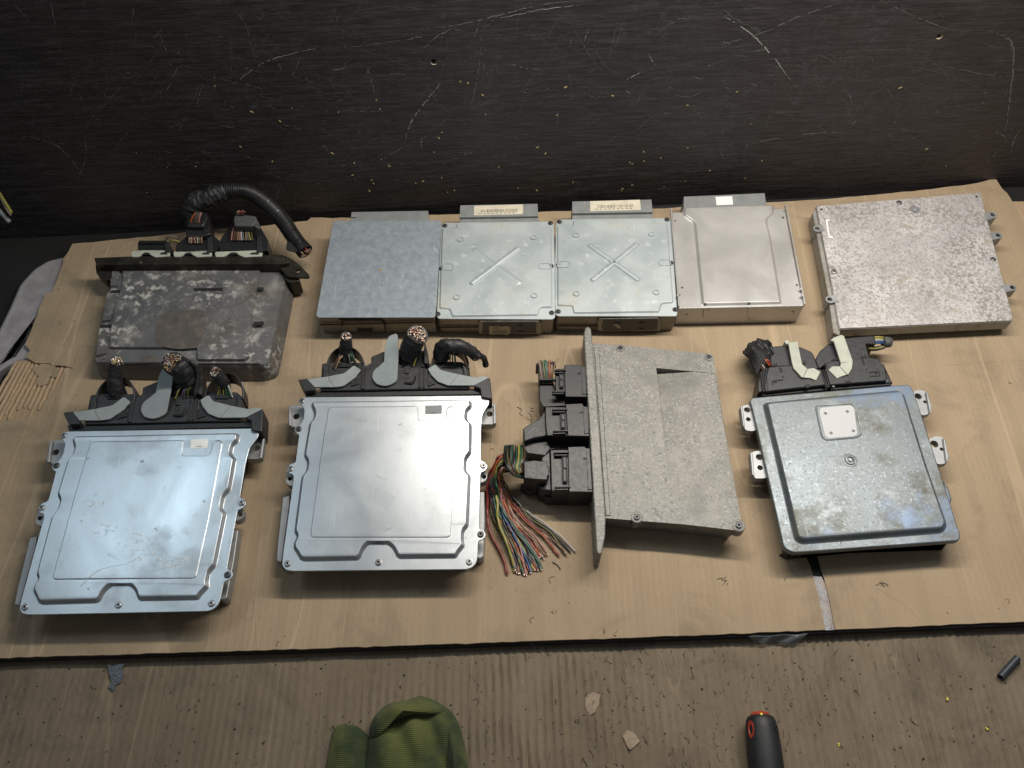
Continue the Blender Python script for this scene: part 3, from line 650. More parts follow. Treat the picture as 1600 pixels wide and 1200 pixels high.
cn = build(m, 'connector', M_CONG, E_, bevel=.0007)
label_on([(1118, 307.5), (1144, 306.5), (1145.5, 319.5), (1119.5, 320.5)], ZC+.034, cn, M_LAB, ink=False, r=.0003)
for x, y, r_ in ((1055, 345, .0014), (1066, 449.5, .0016), (1223.5, 340, .0018), (1245, 445.5, .0016), (1225, 330, .001), (1062, 461, .0012)):
    m = M(); m.lathe(P(x, y, zE), [(r_, -.0002), (r_, .0004)], n=12); build(m, 'rivet', M_SCRD, E_)
for x, y in ((1251, 452), (1253, 462), (1059, 462)): m = M(); m.box(P(x, y, zE+.0045), .0024, .004, .003); build(m, 'lip_tab', M_TRAY, E_, bevel=.0003)
a_, b_ = P(1060, 482, zE), P(1256, 478, zE)
for x, y in ((1102, 474.5), (1170.5, 473.5)):
    m = M(); m.box(P(x, y, zE+.0034), .0034, .0022, .0004); build(m, 'spot_hole', M_BLKD, E_)
for pts in ([(1071, 492), (1073, 490), (1075.5, 492), (1075, 493), (1073, 491.5), (1071.5, 493)], [(1237, 486), (1241, 486), (1241, 490), (1240, 490), (1240, 487), (1237, 487.4)], [(1098.5, 482), (1099.6, 482), (1098.8, 497), (1097.8, 497)], [(1168, 480), (1168.6, 480), (1167.8, 494), (1167.2, 494)]):
    onfront(a_, b_, pts, E_, 'case_slot', M_CASE, .0003)
# ------------------------------------------------------------------ F: speckled unit
z6 = zz(1240, 290, 4.444); zF = ZC+.030
F_ = thing('control_module', 'wide silver control module speckled with grey oxide, at the far right of the back row', 'control unit', P(1430, 415, ZC), GB)
ft = z6([(160, 142), (1297, 48), (1412, 500), (1522, 915), (1518, 935), (322, 992), (250, 600)])
top = ccw([P(x, y, zF) for x, y in ft]); m = M()
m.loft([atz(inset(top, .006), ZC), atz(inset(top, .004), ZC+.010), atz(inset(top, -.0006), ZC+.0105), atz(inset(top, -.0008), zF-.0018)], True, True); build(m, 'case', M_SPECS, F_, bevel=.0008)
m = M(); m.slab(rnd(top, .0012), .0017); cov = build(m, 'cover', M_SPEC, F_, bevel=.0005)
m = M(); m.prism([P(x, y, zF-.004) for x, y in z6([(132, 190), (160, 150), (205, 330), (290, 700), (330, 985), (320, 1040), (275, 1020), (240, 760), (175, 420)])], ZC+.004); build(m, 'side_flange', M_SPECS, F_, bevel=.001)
def boss(cx, cy, ox, oy, r=.0062):
    c = P(*z6([(cx, cy)])[0], zF+.001); d = P(*z6([(ox, oy)])[0], zF+.001); t = (d-c); t.z = 0; t.normalize(); sd = Vector((-t.y, t.x, 0)); m = M()
    arc = [c+(-t*math.cos(a)+sd*math.sin(a))*r for a in [math.pi*(-.5+k/10) for k in range(11)]]
    o_ = arc+[d+sd*r*1.05, d-sd*r*1.05]
    m.holed(ccw(o_), [circ(c, r*.56, 16)], .016); m.m = 1; m.lathe(c-Vector((0, 0, .014)), [(r*.6, 0), (r*.6, .0005)])
    build(m, 'mounting_boss', [M_ALUS, M_BLKD], F_, bevel=.0006)
boss(165, 298, 205, 290); boss(252, 790, 300, 780); boss(1383, 202, 1335, 215); boss(1420, 344, 1370, 352); boss(1520, 706, 1460, 715, .0058)
for x, y, r_ in ((733, 119, .0036), (280, 597, .0034), (1385, 512, .0034)): q = z6([(x, y)])[0]; screw(q[0], q[1], zF, r_, F_, 'screw', M_SCREW)
for x, y in ((194, 165), (1270, 77)):
    q = z6([(x, y)])[0]; m = M(); m.lathe(P(*q, zF), [(.0019, -.0002), (.0019, .0002)], n=12); build(m, 'screw_hole', M_BLKD, F_)
c = P(*z6([(840, 167)])[0], zF); m = M(); m.holed(circ(c+Vector((0, 0, .0009)), .0078, 28), [circ(c+Vector((0, 0, .0009)), .0020, 12)], .0008)
build(m, 'washer', metal('grey_washer', (.25, .25, .26), (.32, .32, .33), 90, rough=.45, met=.5, scr=0), F_, bevel=.0003)
m = M(); mk = z6([(222, 236), (250, 234), (252, 244), (236, 246), (250, 348), (274, 354), (270, 364), (242, 362)]); m.slab([P(x, y, zF+.0003) for x, y in mk], .0004); build(m, 'painted_bracket_mark', M_LAB, cov)
# ------------------------------------------------------------------ A: dark corroded unit with hose
z1 = zz(0, 270, 3.2); zA = ZC+.030
A_ = thing('control_module', 'dark corroded cast module with white blotches, black corrugated hose looping over its plugs', 'control unit', P(290, 490, ZC), GB)
base = [P(x, y, ZC) for x, y in z1([(556, 500), (1440, 560), (1360, 1000), (455, 1030)])]
deck = [P(x, y, zA) for x, y in z1([(556, 462), (1312, 458), (1390, 470), (1430, 540), (1345, 950), (1310, 962), (985, 962), (478, 950), (470, 930), (500, 770), (530, 600), (548, 590)])]
deck = ccw(rnd(deck, .003)); m = M()
m.loft([atz(inset(deck, -.006), ZC), atz(inset(deck, -.0055), ZC+.006), atz(inset(deck, -.001), zA-.005), inset(deck, .0015), ], True, True); body = build(m, 'body', M_CORR, A_, bevel=.0012)
plat = [P(x, y, zA) for x, y in z1([(612, 470), (1312, 462), (1262, 760), (1252, 930), (1225, 945), (988, 945), (985, 885), (548, 885), (560, 755), (592, 640), (605, 590), (614, 540)])]
m = M(); m.stamp(rnd(plat, .0025), .0042, .0018); build(m, 'raised_plate', M_CORR, body)
for pts in ([(556, 488), (604, 488), (596, 575), (552, 575)], [(535, 610), (588, 610), (560, 745), (512, 750)], [(498, 780), (548, 780), (540, 910), (480, 925)]):
    m = M(); m.stamp(rnd([P(x, y, zA) for x, y in z1(pts)], .002), .0034, .0014); build(m, 'side_rib', M_CORR, body)
m = M(); m.stamp(rnd([P(x, y, zA) for x, y in z1([(548, 915), (972, 912), (972, 952), (540, 955)])], .0015), .0018, .001); build(m, 'front_ledge', M_CORR, body)
for pts in ([(970, 577), (1112, 575), (1114, 590), (970, 590)], [(1288, 572), (1318, 572), (1318, 586), (1288, 586)], [(1266, 745), (1320, 742), (1318, 762), (1268, 764)], [(556, 588), (600, 586), (598, 600), (550, 600)], [(502, 760), (556, 758), (556, 774), (500, 774)], [(990, 951), (1300, 952), (1300, 958), (990, 957)]):
    m = M(); m.slab([P(x, y, zA+(.0046 if pts[0][0] in (970, 1288, 1266) else .0004)) for x, y in z1(pts)], .0004); build(m, 'slot', M_BLKD, body)
m = M(); m.slab(rnd([P(x, y, zA+.0045) for x, y in z1([(770, 860), (785, 740), (820, 690), (1010, 682), (1030, 710), (1015, 800), (995, 875), (880, 882)])], .008), .0003); build(m, 'label_residue', M_CORRP, body, label='dark brown rounded patch where a label used to be')
m = M(); m.slab([P(x, y, zA+.0021) for x, y in z1([(700, 918), (780, 916), (776, 940), (700, 942)])], .0003); build(m, 'stamped_text', M_CORRP, body)
for x, y in ((520, 935), (1335, 965)):
    q = z1([(x, y)])[0]; screw(q[0], q[1], zA+.0005, .0036, A_, 'screw', M_CORR)
# bracket: an upright dark plate with ears
zb = ZC+.048
br = ccw(rnd([P(x, y, zb) for x, y in z1([(470, 425), (620, 418), (1410, 410), (1440, 420), (1448, 445), (1420, 455), (480, 458)])], .002)); m = M()
m.prism(br, ZC+.024); bk = build(m, 'bracket', M_BRKT, A_, bevel=.0008)
m = M(); m.prism(rnd([P(x, y, ZC+.034) for x, y in z1([(476, 455), (560, 450), (560, 532), (520, 536), (480, 500)])], .003), ZC+.016); build(m, 'bracket_ear', M_BRKT, A_, bevel=.001)
ear = rnd([P(x, y, ZC+.040) for x, y in z1([(1400, 420), (1450, 425), (1500, 462), (1548, 512), (1540, 522), (1440, 520), (1395, 470)])], .004)
m = M(); m.holed(ccw(ear), [circ(P(*z1([(1490, 491)])[0], ZC+.040), .0034)], .004); build(m, 'bracket_ear', M_BRKT, A_, bevel=.0008)
m = M(); m.prism(rnd([P(x, y, ZC+.034) for x, y in z1([(1415, 505), (1495, 518), (1498, 542), (1450, 550), (1420, 530)])], .003), ZC+.006); build(m, 'bracket_foot', M_BRKT, A_, bevel=.001)
# plugs
z3a = zz(190, 280, 5.161)
for k, (x0, x1) in enumerate(((75, 390), (415, 728), (750, 1135))):
    m = M(); w = x1-x0
    m.slab(rnd([P(x, y, ZC+.050) for x, y in z3a([(x0, 598), (x0+12, 578), (x0+w*.3, 572), (x1-10, 572), (x1, 590), (x1-4, 620), (x0+w*.62, 628), (x0+w*.45, 600), (x0+w*.3, 602), (x0+w*.18, 624), (x0+8, 626)])], .002), .003)
    lv = build(m, 'lever', M_LEVG, A_, bevel=.0006)
    for f_ in (.42, .86):
        m = M(); m.slab(rnd([P(x, y, ZC+.0503) for x, y in z3a([(x0+w*(f_-.14), 606), (x0+w*(f_-.07), 590), (x0+w*(f_+.03), 590), (x0+w*(f_+.09), 608)])], .001), .0004); build(m, 'lever_recess', M_BLKD, lv)
def plug_top(pts, z, zb=ZC+.01, nm='plug', mt=M_BLK): return block(z3a(pts), z, zb, mt, A_, nm, .001)
pl1 = plug_top([(130, 505), (350, 500), (385, 510), (400, 580), (130, 590)], ZC+.046)
pl2 = plug_top([(500, 480), (520, 460), (660, 455), (730, 440), (795, 500), (795, 590), (430, 590), (440, 530)], ZC+.050)
pl3 = plug_top([(810, 460), (880, 370), (1110, 370), (1180, 490), (1180, 575), (760, 590), (790, 500)], ZC+.050)
m = M()
for k in range(9): m.box(P(*z3a([(150+k*24, 512)])[0], ZC+.047), .003, .006, .003)
build(m, 'plug_ribs', M_BLK, pl1)
for x0, pl in ((350, pl1), (690, pl2), (1090, pl3)):
    block(z3a([(x0, 460+(60 if x0 < 400 else 0)), (x0+35, 450+(60 if x0 < 400 else 0)), (x0+50, 580), (x0, 585)]), ZC+.053, ZC+.04, M_BLK2, pl, 'latch', .0006)
block(z3a([(500, 330), (520, 290), (700, 290), (720, 440), (660, 460), (520, 460)]), ZC+.058, ZC+.03, M_BLK, pl2, 'hood', .002)
def fan(spec, parent, seed, r=.0011, cols=None, nm='wire'):
    rr = random.Random(seed)
    for (a, b, za, zb_, bulge, c) in spec:
        p0, p1 = P(*a, za), P(*b, zb_); mid = p0.lerp(p1, .5)+Vector((rr.uniform(-.001, .001), 0, bulge)); m = M()
        m.tube(spline([p0, mid, p1], 6), r, 8); build(m, nm, MW[c], parent, ang=70)
cc = ['orange', 'brown', 'black', 'grey', 'brown', 'pink']
fan([(z3a([(600+k*9, 268)])[0], z3a([(552+k*14, 385)])[0], ZC+.075, ZC+.060, .003, cc[k]) for k in range(6)], pl2, 1)
fan([(z3a([(545+k*17, 470)])[0], z3a([(545+k*17, 515)])[0], ZC+.056, ZC+.053, .003, ['tan', 'cream', 'brown', 'tan', 'cream', 'grey', 'tan'][k]) for k in range(7)], pl2, 2)
cc = ['pink', 'brown', 'brown', 'tan', 'pink', 'white', 'grey', 'tan', 'grey', 'yellow', 'olive']
fan([(z3a([(925+k*11, 365)])[0], z3a([(885+k*17, 492)])[0], ZC+.062, ZC+.053, .004, cc[k]) for k in range(11)], pl3, 3)
fan([(z3a([(350, 500)])[0], z3a([(450, 468)])[0], ZC+.05, ZC+.052, .006, 'grey'), (z3a([(385, 512)])[0], z3a([(470, 505)])[0], ZC+.05, ZC+.052, .004, 'yellow')], pl2, 4)
fan([(z3a([(930+k*14, 285)])[0], z3a([(935+k*14, 262-8*(k % 2))])[0], ZC+.076, ZC+.082, 0, c) for k, c in enumerate(['tan', 'pink', 'red', 'pink', 'brown'])], pl3, 5, .0013)
m = M(); tp_ = [P(x, y, ZC+.074) for x, y in z3a([(905, 290), (935, 278), (1060, 290), (1080, 300), (1090, 330), (1060, 376), (905, 374), (900, 330)])]; m.slab(rnd(tp_, .004), .012); build(m, 'tape_wrap', M_SHEATH, pl3, bevel=.003, seg=3)
m = M(); m.slab([P(x, y, ZC+.073) for x, y in z3a([(1055, 300), (1080, 298), (1118, 378), (1105, 402), (1060, 372)])], .003); build(m, 'tape_end', M_SHEATH, pl3, bevel=.0006)
hp = [(600, 195, .078, 0), (680, 160, .084, 0), (760, 125, .088, 0), (840, 98, .090, 0), (920, 92, .090, 0), (1010, 105, .088, 0), (1110, 155, .084, 0), (1210, 235, .078, 0), (1300, 335, .070, 0), (1370, 440, .058, 0), (1430, 525, .047, 0), (1475, 578, .042, 0)]
path = [P(*z3a([(x, y)])[0], ZC+z_*.92) for x, y, z_, _ in hp]
sp = spline(path[2:], 40)
L = len(sp); cum = [0]
for i in range(1, L): cum.append(cum[-1]+(sp[i]-sp[i-1]).length)
step = .00062; res = []; i = 0; d = 0
while d < cum[-1]:
    while cum[i+1] < d: i += 1
    t = (d-cum[i])/(cum[i+1]-cum[i]+1e-9); res.append(sp[i].lerp(sp[i+1], t)); d += step
nn = len(res); m = M()
m.tube(res, lambda t: .0112+.0007*max(-1, min(1, 1.6*math.sin(2*math.pi*t*nn*step/.0031)))*(.35 if .50 < t < .62 else 1), 22)
hose = build(m, 'corrugated_hose', M_BLK, A_, ang=60)
ax = (res[-1]-res[-5]).normalized(); ax2 = (ax+(CAMV-res[-1]).normalized()*.9).normalized()
m = M(); m.lathe(res[-1]-ax*.002, [(.0120, -.006), (.0124, .004), (.0104, .0055), (.0100, .001)], ax=(ax+ax2*.8).normalized(), n=24); build(m, 'hose_end', M_BLK, hose)
wire_end(res[-1]+ax*.0025, (ax+ax2*.8).normalized(), .0092, 24, hose, ('pink', 'red', 'tan', 'cream', 'grey', 'black', 'white'), seed=4)
tape_tube([path[0]+Vector((-.006, -.004, -.016)), path[0], path[1], path[2], path[3]], lambda t: .0175-.0055*t, hose, 'tape_wrap', M_TAPE, 20, .09, 3)
m = M(); m.slab([P(x, y, ZC+.052) for x, y in z3a([(1335, 500), (1370, 510), (1420, 580), (1400, 590), (1340, 575), (1325, 560)])], .001); build(m, 'tape_tail', M_TAPE, hose)
block(z3a([(515, 150), (560, 150), (700, 290), (660, 380), (520, 380)]), ZC+.066, ZC+.05, M_BLK, pl2, 'hood', .003)
# ------------------------------------------------------------------ H and G: the two stamped aluminium units
def homog(src, dst):
    A = []
    for (x, y), (u, v) in zip(src, dst): A += [[x, y, 1, 0, 0, 0, -u*x, -u*y, -u], [0, 0, 0, x, y, 1, -v*x, -v*y, -v]]
    h = np.linalg.svd(np.array(A, float))[2][-1].reshape(3, 3)
    def f(x, y): r = h @ np.array([x, y, 1.]); return (r[0]/r[2], r[1]/r[2])
    return f
def stamped(root, fn, tilt, labmat, ends, seed):
    z3 = lambda pts: [fn(400+x/2.857, 500+y/2.857) for x, y in pts]
    z2 = lambda pts: [fn(460+x/5, 495+y/5) for x, y in pts]
    yc = P(*fn(600, 750), ZC+.04).y; zf = (ZC+.042-tilt*yc, 0, tilt)
    fl = [(190, 362), (200, 347), (225, 344), (1010, 337), (1032, 337), (1043, 352), (1040, 375), (1012, 420), (1005, 480), (1004, 628), (1025, 634), (1036, 655), (1025, 674), (1003, 680), (1000, 760), (996, 932), (1020, 940),
          (1028, 962), (1015, 980), (992, 985), (989, 1060), (983, 1085), (965, 1105), (940, 1113), (160, 1121), (130, 1115), (116, 1095), (118, 1060), (168, 702), (163, 688), (146, 686), (138, 665), (148, 645), (176, 636), (192, 512), (184, 508),
          (170, 495), (174, 475), (198, 468), (212, 440), (216, 398)]
    m = M(); flp = rnd([P(x, y, zf) for x, y in z3(fl)], .0028, 4); m.slab(flp, .0022); cov = build(m, 'cover', M_ALU, root, bevel=.0005)
    pn = [(258, 366), (935, 357), (962, 362), (966, 395), (945, 410), (943, 450), (965, 466), (963, 600), (941, 625), (939, 678), (960, 695), (950, 925), (930, 945), (928, 990), (935, 1010), (906, 1045), (896, 1066), (640, 1068), (627, 1058), (610, 1022), (578, 998),
          (545, 990), (512, 998), (484, 1025), (470, 1062), (455, 1075), (215, 1080), (195, 1070), (186, 1050), (165, 1020), (170, 990), (184, 970), (170, 950), (203, 700), (222, 680), (230, 640), (213, 610), (238, 462), (255, 445), (260, 415), (248, 395), (246, 375)]
    m = M(); m.stamp(rnd([P(x, y, zf) for x, y in z3(pn)], .0040, 4), .0056, .0042, 6); build(m, 'raised_panel', M_ALU, cov, ang=50)
    inn = [(332, 388), (722, 385), (726, 450), (835, 451), (846, 440), (850, 396), (870, 382), (893, 395), (885, 700), (868, 965), (855, 972), (250, 972), (243, 958), (290, 600), (322, 400)]
    m = M(); m.stamp(rnd([P(x, y, up(zf, .0056)) for x, y in z3(inn)], .003, 4), .0007, .0010, 3); build(m, 'inner_step', M_ALU, cov, ang=50)
    label_on(z3([(755, 382), (830, 380), (829, 418), (756, 420)]), up(zf, .0056), root, labmat, ink=False, r=.0002)
    q_ = [P(x, y, up(zf, .0061)) for x, y in z3([(782, 410), (806, 410), (806, 413), (782, 413)])]
    m = M()
    for k in range(6): u = k/6; m.loft([[q_[0].lerp(q_[1], u), q_[0].lerp(q_[1], u+.11), q_[3].lerp(q_[2], u+.11), q_[3].lerp(q_[2], u)]], True)
    build(m, 'label_print', M_INK, [o for o in root.children if o.name.startswith('label')][0], fix=False)
    zt_ = up(zf, .0065); m = M(); random.seed(seed*17); O_ = Vector((0, 0, .00012))
    def sc(a, b, w, bend=.0): (xa, ya), (xb, yb) = z3([a])[0], z3([b])[0]; mx, my = (xa+xb)/2+bend*(yb-ya), (ya+yb)/2-bend*(xb-xa); m.ribbon(spline([P(xa, ya, zt_), P(mx, my, zt_), P(xb, yb, zt_)], 8), w, O_, .12)
    if seed == 2:
        sc((355, 1010), (560, 905), .0006, .12); sc((560, 905), (600, 880), .0005); sc((700, 930), (800, 905), .0005)
        for k in range(70):
            cx, cy, sp = random.choice([(690, 880, 55), (640, 850, 40), (455, 760, 40), (560, 800, 60), (370, 640, 30), (760, 900, 40)]); x = random.gauss(cx, sp); y = random.gauss(cy, sp*.35); sc((x, y), (x+random.gauss(0, 14), y+random.uniform(3, 12)), random.uniform(.0003, .0016), .3)
    else:
        for k in range(26): x = random.uniform(290, 850); y = random.uniform(420, 940); a = random.uniform(0, 3.1); l_ = random.expovariate(1/18)+4; sc((x, y), (x+l_*math.cos(a), y+l_*math.sin(a)), random.uniform(.0002, .0007), random.uniform(-.3, .3))
    build(m, 'scuff_marks', M_LAB if seed == 2 else M_ALUS, cov, fix=False, kind='stuff')
    body = ccw([P(x, y, up(zf, -.0024)) for x, y in z3([(225, 360), (1000, 352), (992, 640), (978, 1085), (140, 1098), (180, 650)])])
    body = inset(body, .006); m = M(); m.loft([atz(inset(body, .004), ZC), atz(inset(body, .001), ZC+.010), body], True, True); build(m, 'housing', M_BLK2, root, bevel=.001)
    for i, (x, y) in enumerate([(205, 362), (1022, 348), (153, 665), (1015, 651), (1003, 957), (952, 1080), (547, 1083), (140, 1088), (190, 487)]):
        q = z3([(x, y)])[0]; screw(q[0], q[1], zf, .0033, root, 'screw', M_SCREW if i not in (4, 8) else M_SCRD, .0018)
    zl = ZC+.030
    def lg(o, h, r=.0042, z=zl): lug(z3(o), z3([h])[0], r, z, z-.012, root)
    lg([(150, 388), (172, 380), (222, 380), (222, 472), (160, 478), (143, 462)], (180, 431)); lg([(1000, 372), (1058, 372), (1068, 380), (1070, 455), (1060, 465), (1000, 466)], (1043, 420))
    lg([(140, 675), (185, 678), (180, 740), (150, 740), (133, 725)], (152, 708), .0028, ZC+.034); lg([(992, 672), (1030, 676), (1033, 705), (1020, 722), (992, 728)], (1018, 700), .0028, ZC+.034)
    for pts in ([(146, 384), (158, 380), (158, 472), (146, 470)], [(1060, 372), (1070, 376), (1072, 460), (1060, 464)]):
        block(z3(pts), zl+.005, zl-.004, M_ALUS, root, 'lug_rim', .0008)
    block(z3([(118, 790), (150, 782), (150, 830), (115, 1082), (90, 1075), (95, 1000)]), ZC+.022, ZC+.002, M_ALUS, root, 'side_rail', .0012)
    block(z3([(990, 765), (1020, 765), (1022, 900), (1016, 1055), (1000, 1065), (980, 1060)]), ZC+.020, ZC+.002, M_ALUS, root, 'side_rail', .0012)
    # ---- plug strip behind the cover
    zs = ZC+.044
    st = block(z2([(70, 578), (90, 585), (1380, 562), (1455, 560), (1460, 606), (95, 632)]), zs, ZC+.012, M_BLK, root, 'plug_strip', .0008)
    block(z2([(28, 490), (98, 482), (160, 548), (158, 572), (85, 580)]), zs+.010, ZC+.03, M_BLK2, st, 'strip_end', .0008)
    block(z2([(1425, 478), (1490, 470), (1528, 478), (1545, 640), (1460, 628), (1450, 560), (1400, 540)]), zs+.008, ZC+.020, M_BLK2, st, 'strip_end', .0012)
    zk = ZC+.048
    bl = block(z2([(215, 365), (300, 352), (550, 358), (545, 572), (200, 576)]), zk, ZC+.006, M_BLK2, root, 'plug', .0012)
    bm_ = block(z2([(548, 385), (600, 360), (598, 312), (700, 268), (1030, 262), (1042, 300), (1045, 562), (540, 572)]), zk, ZC+.006, M_BLK2, root, 'plug', .0012)
    brt = block(z2([(1048, 365), (1120, 345), (1310, 350), (1362, 390), (1365, 560), (1030, 562)]), zk, ZC+.006, M_BLK2, root, 'plug', .0012)
    for pts, pr in (([(340, 372), (375, 355), (400, 355), (430, 372), (430, 392), (345, 392)], bl), ([(520, 380), (550, 380), (545, 560), (520, 560)], bl), ([(975, 370), (990, 370), (985, 550), (970, 550)], bm_), ([(990, 360), (1030, 360), (1028, 390), (990, 390)], bm_),
                    ([(1010, 390), (1022, 390), (1018, 550), (1005, 550)], bm_), ([(1150, 372), (1185, 355), (1225, 355), (1250, 372), (1250, 395), (1150, 395)], brt), ([(1035, 470), (1070, 470), (1100, 520), (1040, 540)], brt), ([(445, 500), (500, 480), (510, 520), (440, 540)], bl), ([(860, 380), (905, 380), (895, 440), (860, 440)], bm_)):
        block(z2(pts), zk+.0022, zk-.002, M_BLK, pr, 'moulded_rib', .0005)
    for pts, pr in (([(355, 375), (395, 375), (395, 384), (355, 384)], bl), ([(1172, 370), (1208, 370), (1208, 380), (1172, 380)], brt), ([(460, 512), (495, 506), (495, 516), (460, 522)], bl), ([(1050, 508), (1080, 512), (1080, 522), (1050, 520)], brt), ([(885, 505), (920, 500), (918, 512), (885, 516)], bm_)):
        m = M(); m.slab([P(x, y, zk+.0024) for x, y in z2(pts)], .0004); build(m, 'moulding_slot', M_BLKD, pr)
    arc = spline([P(x, y, zk+.0014) for x, y in z2([(862, 515), (915, 520), (935, 500), (945, 465)])], 5); m = M(); m.tube(arc, .0014, 6); build(m, 'moulded_arc', M_BLK, bm_)
    m = M(); m.lathe(P(*z2([(878, 470)])[0], zk), [(.0036, -.0002), (.0034, .0010), (.0018, .0010), (.0016, .0004)], n=18); build(m, 'moulded_ring', M_BLK2, bm_)
    # hoods: ribbed shells round the cable exits
    def hood(cx, cy, w, d, parent, h=.022):
        m = M()
        for sgn in (-1, 1):
            pts = []
            for k in range(9):
                t = k/8; a = math.pi*.5*t; x = cx+sgn*w*math.cos(a); y = cy-d*math.sin(a)*.9; pts.append((x, y))
            q = [P(x, y, zk+.002+h*.55*(k/8)) for k, (x, y) in enumerate(z2(pts))]
            m.loft([[p+Vector((-.0012, 0, 0)), p+Vector((.0012, 0, 0)), p+Vector((.0012, 0, -.024)), p+Vector((-.0012, 0, -.024))] for p in q], True, True)
            q2 = [p*1 for p in q]
            m.loft([[p, p+Vector((0, 0, -.024))] for p in q], False, closed=False)
        build(m, 'hood', M_BLK2, parent, bevel=.0004)
    hood(400, 400, 145, 190, bl); hood(1215, 400, 145, 205, brt)
    block(z2([(225, 395), (260, 365), (270, 480), (225, 500)]), zk+.004, zk-.01, M_BLK2, bl, 'side_wall', .0008)
    block(z2([(1310, 360), (1345, 400), (1362, 480), (1330, 470)]), zk+.004, zk-.01, M_BLK2, brt, 'side_wall', .0008)
    block(z2([(1020, 190), (1045, 290), (1045, 365), (1015, 360), (1010, 260)]), zk+.010, zk-.01, M_BLK2, bm_, 'side_wall', .0008)
    zv = zk+.0042
    strap(z2([(95, 490), (265, 465), (390, 440), (465, 378), (522, 415), (490, 450), (480, 470), (380, 540), (315, 548), (155, 548)]), zv, .0026, M_LEV, root, 'lever')
    strap(z2([(1042, 405), (1100, 370), (1142, 415), (1280, 448), (1420, 475), (1460, 462), (1520, 472), (1490, 490), (1405, 535), (1200, 535), (1120, 505), (1068, 452)]), zv, .0026, M_LEV, root, 'lever')
    mid = z2([(735, 150), (805, 125), (815, 260), (802, 500), (745, 532), (700, 540), (640, 525), (607, 480), (612, 430), (645, 395), (700, 368), (706, 230)])
    m = M(); zs_ = [.020, .022, .012, 0, 0, 0, 0, 0, 0, 0, 0, .013]
    tp2 = rnd([P(x, y, zv+dz) for (x, y), dz in zip(mid, zs_)], .004, 4); m.slab(tp2, .0026); build(m, 'lever', M_LEV, root, bevel=.0003)
    # step lines pressed in the levers
    for ln in ([(265, 466), (275, 495), (315, 546)], [(1280, 450), (1250, 490), (1215, 534)]):
        pts = [P(x, y, zv+.0001) for x, y in z2(ln)]; m = M(); m.tube(pts, .0004, 5); build(m, 'lever_step', M_CONG, root)
    return z2, zk, bl, bm_, brt, zf
H_ = thing('control_module', 'stamped aluminium control module, its third taped cable stub bent over to the right', 'control unit', P(600, 760, ZC), 'stamped aluminium modules with grey plug levers')
z2, zk, bl, bmid, brt, zfH = stamped(H_, lambda x, y: (x, y), .05, M_CONG, None, 1)
def stub(z2, pts, R, n, parent, seed, cols=('pink', 'cream', 'grey', 'white', 'black', 'brown', 'violet', 'orange', 'tan', 'yellow', 'green'), flare=1.0, face=None):
    p = [P(*z2([(x, y)])[0], ZC+z_) for x, y, z_ in pts]; s_ = spline(p, 8); ax = (s_[-1]-s_[-2]).normalized()
    tape_tube(p, lambda t: R*(flare+(1-flare)*t), parent, 'taped_cable', M_TAPE, 22, .07, seed)
    vw = (CAMV-s_[-1]).normalized(); ax = (ax*.5+vw*1.1).normalized()
    m = M(); m.lathe(s_[-1]-ax*.003, [(R*.9, -.006), (R*1.03, 0), (R*1.05, .004), (R*.92, .0045)], ax=ax, n=24); build(m, 'tape_collar', M_TAPE, parent)
    wire_end(s_[-1]+ax*.0022, ax, R*.93, n, parent, cols, seed)
ALL = ('pink', 'cream', 'grey', 'white', 'black', 'brown', 'violet', 'orange', 'tan', 'yellow', 'green')
stub(z2, [(400, 330, .045), (400, 270, .056), (402, 210, .070), (404, 160, .080)], .0068, 17, bl, 3, ('cream', 'pink', 'white', 'tan', 'pink'), 1.5)
stub(z2, [(890, 330, .046), (905, 260, .060), (930, 200, .074), (958, 150, .084)], .0134, 62, bmid, 4, ALL, 1.05)
stub(z2, [(1150, 320, .050), (1150, 245, .066), (1200, 222, .076), (1290, 230, .076), (1370, 265, .066), (1415, 300, .058)], .0074, 14, brt, 5, ('grey', 'white', 'violet', 'pink', 'cream'), 1.35)
p = [P(*z2([q])[0], ZC+z_) for q, z_ in (((1440, 300), .054), ((1480, 325), .046), ((1495, 385), .034))]; tape_tube(p, .0040, brt, 'tape_tail', M_TAPE, 14, .1, 9)
m = M(); m.slab([P(x, y, ZC+.068) for x, y in z2([(1128, 240), (1145, 236), (1155, 268), (1135, 275)])], .001); build(m, 'tie', M_LAB, brt)
def wf(z2, spec, parent, seed, zz0=.058, z1_=.050, r=.0009): fan([(z2([a])[0], z2([b])[0], ZC+zz0, ZC+z1_, .004, c) for a, b, c in spec], parent, seed, r)
wf(z2, [((430, 270), (470, 370), 'green'), ((440, 265), (490, 385), 'green'), ((425, 275), (440, 380), 'grey'), ((370, 300), (300, 400), 'brown'), ((380, 300), (320, 410), 'tan'), ((365, 290), (345, 350), 'grey'), ((450, 300), (500, 395), 'black')], bl, 3)
wf(z2, [((920, 270), (830, 340), 'black'), ((930, 265), (850, 370), 'green'), ((950, 265), (890, 365), 'grey'), ((970, 268), (925, 370), 'olive'), ((960, 265), (905, 350), 'green'), ((910, 260), (825, 310), 'green'), ((900, 262), (830, 330), 'grey'), ((980, 262), (930, 385), 'yellow'), ((925, 268), (840, 390), 'black')], bmid, 4)
wf(z2, [((1210, 250), (1170, 360), 'grey'), ((1220, 250), (1215, 350), 'yellow'), ((1228, 250), (1235, 352), 'green'), ((1235, 252), (1255, 365), 'white'), ((1215, 252), (1190, 358), 'black'), ((1238, 252), (1262, 380), 'green')], brt, 5)
G_ = thing('control_module', 'stamped aluminium control module at the front left corner, with small white label', 'control unit', P(200, 820, ZC), 'stamped aluminium modules with grey plug levers')
hom = homog([(472, 627), (758, 622), (733, 878), (449, 881)], [(100, 681), (398, 673.5), (330, 943), (39, 949)])
